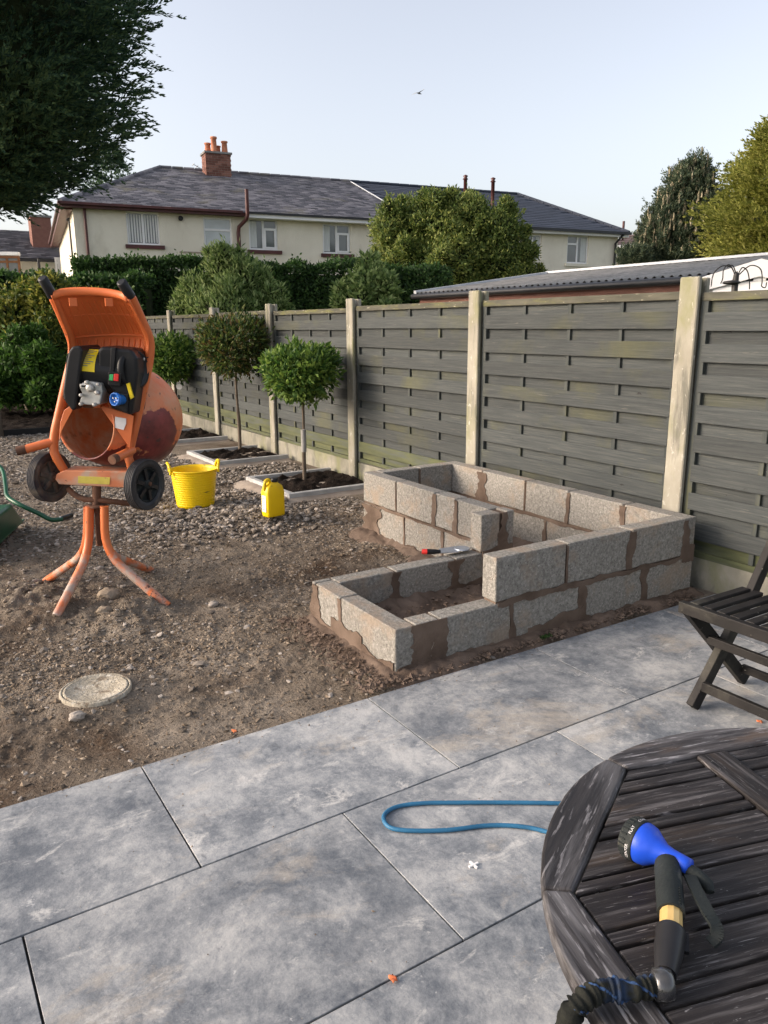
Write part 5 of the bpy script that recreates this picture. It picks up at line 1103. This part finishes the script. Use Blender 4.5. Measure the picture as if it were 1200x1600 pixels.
# curved yellow label on the barrel
def lab(s, t):
    o = mA+dr*(.03+.10*s-.012*t); a = math.radians(66-66*t); return o-Bb*(.1222*math.cos(a))+np.array([0, 0, .1222*math.sin(a)])
lo_ = MB().grid(lab, 6, 12).build('warning_label', mt['yellow'], mx)
pr = MB()
for i in range(9):
    t_ = .1+i*.085; a_, b2_ = .1+.05*(i % 2), .9-.13*((i*7) % 3)
    pr.grid(lambda s, t, t_=t_, a_=a_, b2_=b2_: (lambda p: p-Bb*.0015+np.array([0, 0, .0006]))(lab(a_+(b2_-a_)*s, t_+.03*t)), 6, 1)
pr.build('label_print', mt['corr'], lo_)
mbox('side_label', [(197, 600), (202, 598), (208, 621), (204, 624)], -.168, -.150, 'yellow', bev=.0005)
# plug
pq = mp(181, 624, -.20); pdn = -Bb*.86-Rr*.46+np.array([0, 0, .1]); MB().lathe([(.018, -.07), (.026, -.06), (.028, -.01), (.034, -.008), (.034, .012), (.029, .012), (.029, -.004), (.004, -.004)], pq, pdn, n=28).build('plug_socket', mt['blues'], mx)
pn = MB(); pdv = vv(pdn).normalized(); ux = pdv.cross(Vector((0, 0, 1))).normalized(); uz = ux.cross(pdv)
for a, b_ in ((-.011, .006), (.011, .006), (0, -.012)): pn.tube([vv(pq)+ux*a+uz*b_-pdv*.004, vv(pq)+ux*a+uz*b_+pdv*.010], .0032, 8)
pn.build('plug_pin', mt['alu'], mx)
mbox('plug_base', [(176, 612), (200, 616), (199, 646), (174, 634)], -.172, -.1, 'black', bev=.006)
# gearbox casting
gb_ = thing('gearbox', mp(142, 616, -.12), None, None); gb_.parent = mx; gb_.location = Vector(mp(142, 616, -.12).tolist())-mx.location
mbox('housing', [(128, 598), (140, 596), (158, 599), (160, 612), (156, 632), (150, 634), (126, 632), (124, 628), (128, 614), (124, 606)], -.18, -.06, 'alu', gb_, .006)
mbox('housing_web', [(124, 600), (138, 600), (138, 607), (125, 607)], -.20, -.17, 'alu', gb_, .003); mbox('housing_slot', [(127, 602), (136, 602), (136, 605), (127, 605)], -.203, -.17, 'black', gb_, .001)
for u, v, r_ in ((137, 597, .010), (155, 600, .008), (153, 613, .012), (128, 617, .009), (128, 631, .010), (149, 632, .010), (142, 606, .02)):
    MB().lathe([(r_, 0), (r_, .02), (r_*.5, .024)], mp(u, v, -.185), -Bb, n=12).build('bolt', mt['alu'], gb_)
# yoke plates in front of the drum
def plate(name, pts_, d0, th, m): return mbox(name, pts_, d0, d0+th, m, bev=.002, seg=1)
plate('yoke_plate', [(154, 632), (205, 648), (209, 650), (203, 702), (197, 692)], -.075, .006, 'orange')
plate('yoke_plate', [(113, 632), (117, 634), (97, 672), (92, 690), (94, 660), (100, 641)], -.085, .006, 'orange')
plate('yoke_strip', [(113, 631), (156, 631), (157, 637), (115, 638)], -.10, .12, 'orange')
plate('back_plate', [(150, 600), (200, 602), (200, 640), (150, 634)], -.03, .006, 'orangein')
mbox('torn_sticker', [(180, 651), (197, 654), (197, 662), (193, 672), (178.5, 668)], -.0785, -.0755, 'white', bev=.0003, seg=1)
plate('strip_latch', [(128, 634), (146, 634), (145, 637.5), (130, 637.5)], -.11, .01, 'rust')
MB().lathe([(.008, 0), (.012, .008), (.004, .012)], mp(224, 561, -.03), -Bb, n=10).build('hood_bolt', mt['alu'], mx); MB().tube([mp(214, 561, -.03), mp(222, 561, -.035), mp(232, 558, -.035)], .0025, 5).build('hood_wire', mt['wire'], mx)
# axle plate, wheels
ap_ = [(88, 741), (100, 735), (203, 737), (207, 741), (207, 763), (92, 757), (86, 749)]
mbox('axle_plate', ap_, -.03, .12, 'plate', bev=.006)
mbox('reflective_sticker', [(122, 744), (172, 746), (171, 757), (122, 755)], -.0325, -.029, 'ystick', bev=.0003, seg=1)
wa = vv(Rr*.925+Bb*-.38).normalized()
def wheel(u, v, dy, m, lab_=None):
    c_ = mp(u, v, dy); w_ = thing('wheel', c_, None, None); w_.parent = mx; w_.location = Vector(c_.tolist())-mx.location; R_ = .142
    if lab_: w_['label'] = lab_
    pf = [(R_*.70, -.026), (R_*.88, -.032), (R_*.97, -.028)]
    for i in range(5): z_ = -.022+i*.011; pf += [(R_, z_-.003), (R_, z_+.003), (R_-.004, z_+.0045), (R_-.004, z_+.0065)]
    pf += [(R_*.97, .028), (R_*.88, .032), (R_*.70, .026), (R_*.68, 0), (R_*.70, -.026)]
    MB().lathe(pf, c_, wa, n=44, cap=False).build('tyre', mt[m], w_)
    rm_ = MB().lathe([(R_*.69, -.014), (R_*.69, .02), (R_*.62, .018), (R_*.60, .004), (R_*.2, .012), (R_*.2, .026), (.012, .027)], c_, wa, n=36)
    rm_.build('rim', mt['dusty' if m == 'tyre' else 'tyremud'], w_)
    u_ = wa.orthogonal().normalized(); b_ = wa.cross(u_); sp_ = MB()
    for k in range(6):
        a = k*math.pi/3; d_ = u_*math.cos(a)+b_*math.sin(a); sp_.bar(vv(c_)+d_*.03+wa*.02, vv(c_)+d_*R_*.64+wa*.018, .02, .014, up=wa)
    sp_.build('spokes', mt['black' if m == 'tyre' else 'tyremud'], w_); return w_
wheel(78, 745, .06, 'tyremud', 'wheel caked in dry mud'); wheel(226, 757, -.02, 'tyre')
MB().tube([mp(70, 745, .06), mp(236, 756, -.02)], .012, 8).build('axle', mt['rust'], mx)
MB().tube(smoothpath([mp(107, 764, .03), mp(118, 774, .0), mp(134, 780, -.01), mp(160, 782, 0), mp(203, 787, .05)], 5), .016, 8).build('lower_brace', mt['rust'], mx)
# stand
st = thing('stand', (MC[0], MC[1], 0), None, None); st.parent = mx; st.location = Vector((0, 0, 0))
tp = mp(151, 757, 0); MB().tube([tp, mp(151, 800, 0)], .024, 12).build('post', mt['rust'], st); MB().tube([mp(154, 790, 0), mp(155, 852, 0)], .019, 10).build('inner_post', mt['rust'], st)
MB().lathe([(.058, -.004), (.06, .004), (.03, .006)], mp(151, 790, 0), n=20).build('collar', mt['rust'], st)
def leg(top_u, dy, foot, bend):
    f = np.array([foot[0], foot[1], float(dirt_h(foot[0], foot[1]))-.01]); a = mp(top_u, 791, dy); b_ = mp(top_u+bend*.15, 845, dy*1.2)
    c0 = a*.35+b_*.65; ct = b_+(b_-a)*.35; m1 = ct*.72+f*.28
    p_ = [a, a*.5+c0*.5, c0]+[c0*(1-t)**2+ct*2*t*(1-t)+m1*t*t for t in (.2, .4, .6, .8, 1)]+[m1*(1-t)+f*t for t in (.25, .5, .75, 1)]; k = 5
    MB().tube(p_[:k+1], .0235, 12).build('leg', mt['orange'], st); o = MB().tube(p_[k:], .0238, 12).build('leg_foot', mt['muddyleg'], st)
leg(140, -.035, onz(88, 966), -4); leg(137, .045, onz(70, 900), -4); leg(163, -.035, onz(262, 941), 6); leg(163, .05, onz(236, 884), 4)
mbox('stand_web', [(147, 796), (156, 796), (156, 838), (149, 838)], -.01, .02, 'rust', st, .003)

# ------------------------------------------------------------------ wheelbarrow (upside down, mostly out of frame)
wb0 = onz(12, 830); wb = thing('wheelbarrow', (wb0[0]-.3, wb0[1], 0), 'green wheelbarrow lying upturned at the left edge', 'wheelbarrow')
def wpt(u, v, z): return zp(u, v, z)
r0 = [onz(38, 818, .0), onz(-6, 858, .0)]
a_, b_ = vv(r0[0]), vv(r0[1]); dlong = (b_-a_).normalized()
# tray: rim rectangle on the ground, floor above and inset
lat = Vector((-.95, .25, 0)).normalized(); ln_t = .62; wd_t = .85
rimc = [a_+Vector((0, 0, .03)), b_+dlong*.35+Vector((0, 0, .02)), b_+dlong*.35+lat*wd_t+Vector((0, 0, .02)), a_+lat*wd_t+Vector((0, 0, .03))]
fl = [wpt(21, 784, .26), None, None, None]; f0 = vv(wpt(20, 788, .25)); fl0 = f0; fl1 = f0+dlong*.62; fl = [fl0, fl1, fl1+lat*.5, fl0+lat*.55]; fl = [p_+Vector((0, 0, 0)) for p_ in fl]
tr_ = MB().add([p_[:] for p_ in rimc]+[p_[:] for p_ in fl], [(0, 1, 5, 4), (1, 2, 6, 5), (2, 3, 7, 6), (3, 0, 4, 7), (4, 5, 6, 7)]); o = tr_.build('tray', mt['barrow'], wb); bevel(o, .03, 4)
x_ = o.modifiers.new('thickness', 'SOLIDIFY'); x_.thickness = .004
MB().tube(rimc, .009, 8, closed=True).build('tray_rim', mt['barrow'], wb)
hp_ = smoothpath([wpt(-60, 700, .52), wpt(-12, 722, .46), wpt(4, 735, .42), wpt(9, 760, .34), wpt(12, 776, .29), wpt(30, 788, .25), wpt(60, 802, .18), wpt(80, 812, .13), wpt(97, 811, .12)], 5)
MB().tube(hp_, .0165, 12).build('handle_tube', mt['barrow'], wb); MB().tube([wpt(95, 811, .12), wpt(112, 805, .12)], [.0195, .018], 12).build('grip', mt['black'], wb); MB().tube([wpt(93, 811.3, .12), wpt(95.5, 811, .12)], .0196, 12).build('collar', mt['white'], wb)
off = lat*.5; MB().tube([vv(p_)+off for p_ in hp_], .0165, 10).build('handle_tube', mt['barrow'], wb)
wc = fl1+lat*.27+dlong*.25+Vector((0, 0, .28)); MB().tube([fl1+Vector((0, 0, .05)), wc-lat*.06], .015, 8).tube([fl1+lat*.5+Vector((0, 0, .05)), wc+lat*.06], .015, 8).build('fork', mt['barrow'], wb)
MB().lathe([(.10, -.03), (.16, -.045), (.19, -.03), (.2, 0), (.19, .03), (.16, .045), (.10, .03)], wc, lat, n=32).build('wheel', mt['tyre'], wb)

# ------------------------------------------------------------------ folding chair
chr_ = thing('folding_chair', (2.74, 1.5, 0), 'dark slatted wooden folding chair at the right edge of the patio', 'chair')
SZ = .44; ya, yb = 1.735, 1.30
xA = 2.50
def cb(name, p_, q_, w_, h_, up=(0, 0, 1)): o = MB().bar(p_, q_, w_, h_, up).build(name, mt['chairwood'], chr_, [(a+b_)/2 for a, b_ in zip(p_, q_)]); bevel(o, .003, 2); return o
cb('seat_rail', (xA, ya+.04, SZ-.012), (xA, yb-.04, SZ-.012), .03, .045)
for i in range(7): x_ = xA+.045+i*.047; cb('seat_slat', (x_, ya-.02, SZ), (x_, yb+.02, SZ), .034, .016) if False else None
for i in range(8): y_ = ya-.008-i*.058; cb('seat_slat', (xA+.015, y_, SZ+.004), (xA+.35, y_, SZ+.004), .036, .016)
cb('seat_back_rail', (xA+.34, ya+.02, SZ-.022), (xA+.34, yb-.02, SZ-.022), .03, .03)
for y_ in (ya, yb):
    s_ = -.0 if y_ == ya else 0
    cb('front_leg', (xA+.005, y_+.012, SZ-.01), (2.945, y_+.012, 0.01), .03, .052, up=(1, 0, 1))
    lo_ = cb('back_leg', (2.545, y_-.022, .01), (2.855, y_-.022, SZ-.02), .032, .055, up=(-1, 0, 1)); cb('back_post', (2.852, y_-.022, SZ-.04), (3.15, y_-.022, .90), .032, .05, up=(-1, 0, 1))
cb('crossbar', (2.575, ya-.04, .10), (2.575, yb-.0, .10), .022, .04); cb('crossbar', (2.64, ya-.0, .27), (2.64, yb, .27), .02, .035); cb('crossbar', (2.90, ya-.0, .08), (2.90, yb, .08), .02, .035)
for z_ in (.62, .72, .82): x_ = 2.855+(z_-.4)*.6; cb('back_slat', (x_, ya-.03, z_), (x_, yb-.01, z_), .016, .06)

# ------------------------------------------------------------------ round slatted table
TZ = .72; TC = (1.085, .355); TA = math.radians(163.6-180)
tb_ = thing('slatted_table', (TC[0], TC[1], 0), 'round dark weathered slatted wooden garden table in the foreground', 'table')
Ri, Ro, AP = .462, .505, .427
seg = []
m_rim = MB()
a0, a1 = -math.pi/8, math.pi/8; pin = [(AP*1, AP*math.tan(a0)), (AP, AP*math.tan(a1))]
outp = [(Ro*math.cos(a0+(a1-a0)*k/10), Ro*math.sin(a0+(a1-a0)*k/10)) for k in range(11)]
poly = [(x, y+(.0008 if i == 0 else 0), 0) for i, (x, y) in enumerate(outp)]+[(pin[1][0], pin[1][1], 0), (pin[0][0], pin[0][1], 0)]
# local frame: segment's length along x for the grain -> rotate by 90 degrees
poly = [(y, -x, 0) for x, y, z in poly]
m_rim.prism([(x, y, -.026) for x, y, _ in poly], (0, 0, .026)); m_rim = shared('rim_segment', m_rim, 'rimwood')
for k in range(8):
    o = bpy.data.objects.new('rim_segment', m_rim); COL.objects.link(o); o.parent = tb_; an_ = TA+math.pi/2+k*math.pi/4; r_ = .0012
    o.location = (r_*math.cos(an_), r_*math.sin(an_), TZ); o.rotation_euler = (0, 0, an_+math.pi/2); bevel(o, .005, 2)
def clip(poly, n_, c_):   # keep p.n <= c
    out_ = []
    for i in range(len(poly)):
        p_, q_ = poly[i], poly[(i+1) % len(poly)]; dp = p_[0]*n_[0]+p_[1]*n_[1]-c_; dq = q_[0]*n_[0]+q_[1]*n_[1]-c_
        if dp <= 0: out_.append(p_)
        if (dp < 0 < dq) or (dq < 0 < dp): t_ = dp/(dp-dq); out_.append((p_[0]+(q_[0]-p_[0])*t_, p_[1]+(q_[1]-p_[1])*t_))
    return out_
octn = [(math.cos(k*math.pi/4+math.pi/2), math.sin(k*math.pi/4+math.pi/2)) for k in range(8)]
bands = [(.003, .028), (.034, .059), (.066, .129), (.1345, .156), (.162, .229), (.2345, .255), (.261, .325), (.330, .354), (.360, .419), (.4245, .449), (.455, .519), (.525, .546), (.552, .614), (.62, .643), (.649, .71), (.716, .74), (.746, .81), (.816, .845)]
def slatobj(name, poly, z0, z1):
    if len(poly) < 3: return
    cxx = sum(p_[0] for p_ in poly)/len(poly); cyy_ = sum(p_[1] for p_ in poly)/len(poly)
    o = MB().prism([(x-cxx, y-cyy_, z0) for x, y in poly], (0, 0, z1-z0)).build(name, mt['wood']); o.parent = tb_
    ca, sa = math.cos(TA), math.sin(TA); o.location = (cxx*ca-cyy_*sa, cxx*sa+cyy_*ca, 0); o.rotation_euler = (0, 0, TA); bevel(o, .0025, 2)
for a, b_ in bands:
    for s0, s1 in ((-.6, -.0345), (.0345, .6)):
        poly = [(s0, AP-b_), (s1, AP-b_), (s1, AP-a), (s0, AP-a)]
        for n_ in octn: poly = clip(poly, n_, AP-.002)
        slatobj('table_slat', poly, TZ-.020+random.uniform(-.001, 0), TZ-.003+random.uniform(-.001, .0008))
# cross rail, grain along its length
cr = MB().box((-AP+.003, -.032, TZ-.022), (AP-.003, .032, TZ+.002)).build('cross_rail', mt['wood']); cr.parent = tb_; cr.rotation_euler = (0, 0, TA+math.pi/2); bevel(cr, .003, 2)
for s_ in (-.28, .28):
    o = MB().box((-.36, -.02, TZ-.062), (.36, .02, TZ-.029)).build('under_rail', mt['chairwood']); o.parent = tb_; ca, sa = math.cos(TA), math.sin(TA); o.location = (s_*ca, s_*sa, 0); o.rotation_euler = (0, 0, TA+math.pi/2)
for sx_ in (-1, 1):
    for sy_ in (-1, 1):
        q0 = Vector((sx_*.26, sy_*.30, TZ-.03)); q1 = Vector((sx_*.30, -sy_*.30, 0)); Rm = Matrix.Rotation(TA, 3, 'Z')
        MB().bar(Rm @ (q0+Vector((0, 0, 0)))+Vector((TC[0], TC[1], 0)), Rm @ q1+Vector((TC[0], TC[1], 0)), .03, .05).build('leg', mt['chairwood'], tb_)
for z_ in (.2,):
    for sy_ in (-1, 1): Rm = Matrix.Rotation(TA, 3, 'Z'); MB().bar(Rm @ Vector((-.29, sy_*.2, .15))+Vector((TC[0], TC[1], 0)), Rm @ Vector((.29, sy_*.2, .15))+Vector((TC[0], TC[1], 0)), .03, .03).build('stretcher', mt['chairwood'], tb_)

# ------------------------------------------------------------------ spray nozzle
c5 = lambda x, y, z: vv(onz(820+x/3.158, 1100+y/3.158, z))
nzl = thing('spray_nozzle', tuple(c5(720, 900, TZ)), 'blue and black hose spray nozzle lying on the slatted table', 'spray nozzle')
T_, F_ = c5(812, 805, TZ+.036), c5(525, 655, TZ+.030)
axn = (F_-T_).normalized(); Ln_ = (F_-T_).length
MB().lathe([(.004, -.002), (.0115, 0), (.012, .012), (.0125, Ln_*.30), (.0145, Ln_*.42), (.0215, Ln_*.55), (.0285, Ln_*.66), (.0305, Ln_*.76), (.0305, Ln_*.80)], T_, axn, n=32).build('body', mt['bluep'], nzl)
MB().lathe([(.012, Ln_*.79), (.0312, Ln_*.79), (.0318, Ln_*.82), (.0308, Ln_*1.0), (.0295, Ln_*1.03), (.025, Ln_*1.035), (.02, Ln_*1.02)], T_, axn, n=36).build('dial', mt['dusty'], nzl)
gr = MB()
for k in range(26):
    a = 2*math.pi*k/26; u_ = axn.orthogonal().normalized(); b_ = axn.cross(u_); d_ = u_*math.cos(a)+b_*math.sin(a); gr.tube([T_+axn*Ln_*.905+d_*.0312, T_+axn*Ln_*1.01+d_*.0302], .0016, 5)
gr.build('dial_grooves', mt['dusty'], nzl)
# lettering round the dial
def word(txt, ang_c, sz=.0062):
    cu = bpy.data.curves.new('t', 'FONT'); cu.body = txt; cu.size = sz; cu.align_x = 'CENTER'; cu.align_y = 'CENTER'; cu.extrude = 0
    o = bpy.data.objects.new('t', cu); COL.objects.link(o); dg = bpy.context.evaluated_depsgraph_get(); me = bpy.data.meshes.new_from_object(o.evaluated_get(dg)); bpy.data.objects.remove(o)
    vw = (vv(EYE)-T_).normalized(); u_ = (vw-axn*vw.dot(axn)).normalized(); b_ = u_.cross(axn)
    if b_.dot(vv(UP)) < 0: b_ = -b_
    V_ = []
    for v in me.vertices:
        a = ang_c+v.co.x/.0318*1.0; V_.append(tuple(T_+axn*(Ln_*.86+v.co.y)+ (u_*math.cos(a)+b_*math.sin(a))*.0324))
    return V_, [tuple(p_.vertices) for p_ in me.polygons]
wd_ = MB()
for txt, an_ in (('CENTER', -.75), ('FLAT', .3), ('CONE', 1.15)):
    V_, Fs_ = word(txt, an_); wd_.add(V_, Fs_)
wd_.build('lettering', mt['white'], nzl)
G1, G2 = c5(705, 800, TZ+.030), c5(722, 1035, TZ+.022)
MB().tube(smoothpath([G1+(G1-G2)*.10, G1, G1*.6+G2*.4, G1*.3+G2*.7, G2], 5), [.006, .011, .0145, .0165, .0175, .018]+[.0182]*9+[.0180]*3+[.0178]*3, 18).build('grip', mt['dusty'], nzl)
rb_ = MB()
for i in range(7): p_ = G1*(.45-.05*i)+G2*(.55+.05*i); rb_.tube([p_+axn*-.0165+Vector((0, 0, .005)), p_+axn*-.0125+Vector((0, 0, .014))], .0018, 5)
rb_.build('grip_ribs', mt['dusty'], nzl)
G3 = c5(722, 1125, TZ+.021); dg_ = (G3-G2).normalized()
MB().lathe([(.0135, -.005), (.0145, 0), (.0145, (G3-G2).length*1.05)], G2, dg_, n=12, smooth=False).build('collar', mt['brass'], nzl)
G4 = c5(695, 1330, TZ+.018); dg_ = (G4-G3).normalized(); l_ = (G4-G3).length
MB().lathe([(.015, -.003), (.0185, 0), (.0192, .004), (.0182, .010), (.0178, l_*.4), (.0165, l_*.6), (.0135, l_*.95), (.0125, l_*1.02)], G3, dg_, n=28).build('connector', mt['black'], nzl)
MB().bar(G3+dg_*.004+Vector((.017, -.008, -.002)), G3+dg_*.034+Vector((.022, -.008, -.006)), .010, .006).build('connector_clip', mt['black'], nzl)
G5 = c5(690, 1385, TZ+.017); MB().lathe([(.012, -.014), (.0175, -.012), (.0185, 0), (.0165, .008), (.008, .010)], G5, (vv(G5)-c5(560, 1380, TZ+.017)).normalized(), n=24).build('end_ring', mt['clear'], nzl)
MB().tube([T_+axn*.008+Vector((0.0, 0, -.006)), c5(850, 850, TZ+.03), c5(905, 895, TZ+.022), c5(915, 930, TZ+.018)], [.010, .011, .009, .006], 10).build('trigger_pivot', mt['dusty'], nzl)
lv = smoothpath([c5(815, 850, TZ+.034), c5(855, 935, TZ+.034), c5(905, 1030, TZ+.030), c5(945, 1100, TZ+.022), c5(945, 1150, TZ+.014), c5(915, 1180, TZ+.008)], 5)
tg = MB()
for i in range(len(lv)-1): tg.bar(lv[i], vv(lv[i+1])+(vv(lv[i+1])-vv(lv[i]))*.08, .016-.0*i, .005)
tgo = tg.build('trigger', mt['dusty'], nzl)
# fabric hose
hz = [c5(670, 1390, TZ+.018), c5(600, 1400, TZ+.018), c5(500, 1412, TZ+.02), c5(400, 1412, TZ+.021), c5(320, 1440, TZ+.02), c5(262, 1485, TZ+.016), c5(225, 1540, TZ-.0), c5(205, 1600, TZ-.04), c5(190, 1700, TZ-.12), c5(180, 1900, TZ-.3)]
hz = smoothpath(hz, 14); rad = [.0098+.0016*math.sin(i*1.15+1.3*math.sin(i*.37))+.0022*random.random()+.0025*math.sin(i*.33)**2 for i in range(len(hz))]
hs = tag(MB().tube(hz, rad, 16).build('fabric_hose', mt['fabhose']), 'ruffled dark fabric hose with blue stripes running off the table', 'hose')
st_ = MB(); 
for ph in (0.6, 3.4):
    st_.tube([vv(p_)+Vector((.0, 0, 0))+(Vector((0, 0, 1))*math.cos(ph+i*.11)+Vector((.4, .9, 0))*math.sin(ph+i*.11))*(r_*.90) for i, (p_, r_) in enumerate(zip(hz, rad))], [.0020]*len(hz), 6)
st_.build('stripe', mt['fabblue'], hs)

# ------------------------------------------------------------------ blue hose and litter on the slabs
hp2 = smoothpath([onz(u, v, .007) for u, v in ((1010, 1262), (930, 1257), (872, 1255), (800, 1254), (720, 1254), (660, 1255), (622, 1260), (603, 1270), (600, 1282), (612, 1294), (645, 1298), (700, 1297), (760, 1290), (810, 1291), (855, 1300), (930, 1325))], 6)
tag(MB().tube(hp2, .0068, 10).build('garden_hose', mt['hose']), 'thin blue hose looped on the slabs beside the table', 'hose')
p_ = onz(740, 1352, .001); tag(MB().box((p_[0]-.016, p_[1]-.003, 0), (p_[0]+.016, p_[1]+.003, .005)).box((p_[0]-.003, p_[1]-.016, 0.0003), (p_[0]+.003, p_[1]+.016, .0053)).build('tile_spacer', mt['upvc']), 'small white cross shaped tile spacer lying on a slab', 'tile spacer')
for (u, v, nm, lb2, ct) in ((614, 1530, 'paper_scrap', 'small orange scrap stuck in a slab joint', 'scrap'), (1187, 1128, 'dry_leaf', 'curled orange leaf on the patio by the chair', 'leaf'), (366, 1143, 'dry_leaf', 'orange brown dry leaf on the earth at the slab edge', 'leaf')):
    p_ = onz(u, v, .002); m3 = MB(); m3.grid(lambda a, b__, p_=p_: (p_[0]+(a-.5)*.017*(1-.5*abs(b__-.5)), p_[1]+(b__-.5)*.022, .002+.006*abs(math.sin(a*3+b__*4))), 5, 5); o = m3.build(nm, mt['orangebit']); tag(o, lb2, ct)
    x_ = o.modifiers.new('thickness', 'SOLIDIFY'); x_.thickness = .001
n = 70; q_ = ony(852, 1003, 2.545); P = np.stack([q_[0]+RNG.normal(0, .02, n), 2.545+RNG.normal(0, .008, n), np.full(n, .015)], -1)
mo_ = thing('moss_tuft', (q_[0], 2.545, 0), 'small bright green moss patch at the foot of the block wall', 'moss')
leaves('fronds', P, rdir(n)+np.array([0, 0, .8]), rdir(n), .014, .008, 'lf_privet', mo_)
# small grit lying on the slabs
n = 260; x = RNG.uniform(-.2, 3.4, n); y = RNG.uniform(1.0, 2.5, n); P = np.stack([x, y, np.full(n, .001)], -1)
P2 = np.stack([RNG.uniform(.3, 3.4, 260), 2.505-np.abs(RNG.normal(0, .035, 260)), np.full(260, .001)], -1)
P = np.concatenate([P, P2]); scatter('slab_grit', P, np.clip(RNG.lognormal(-6.3, .5, len(P)), 0, .006), mt['clod'], 'tiny crumbs of earth scattered on the slabs', 'grit')
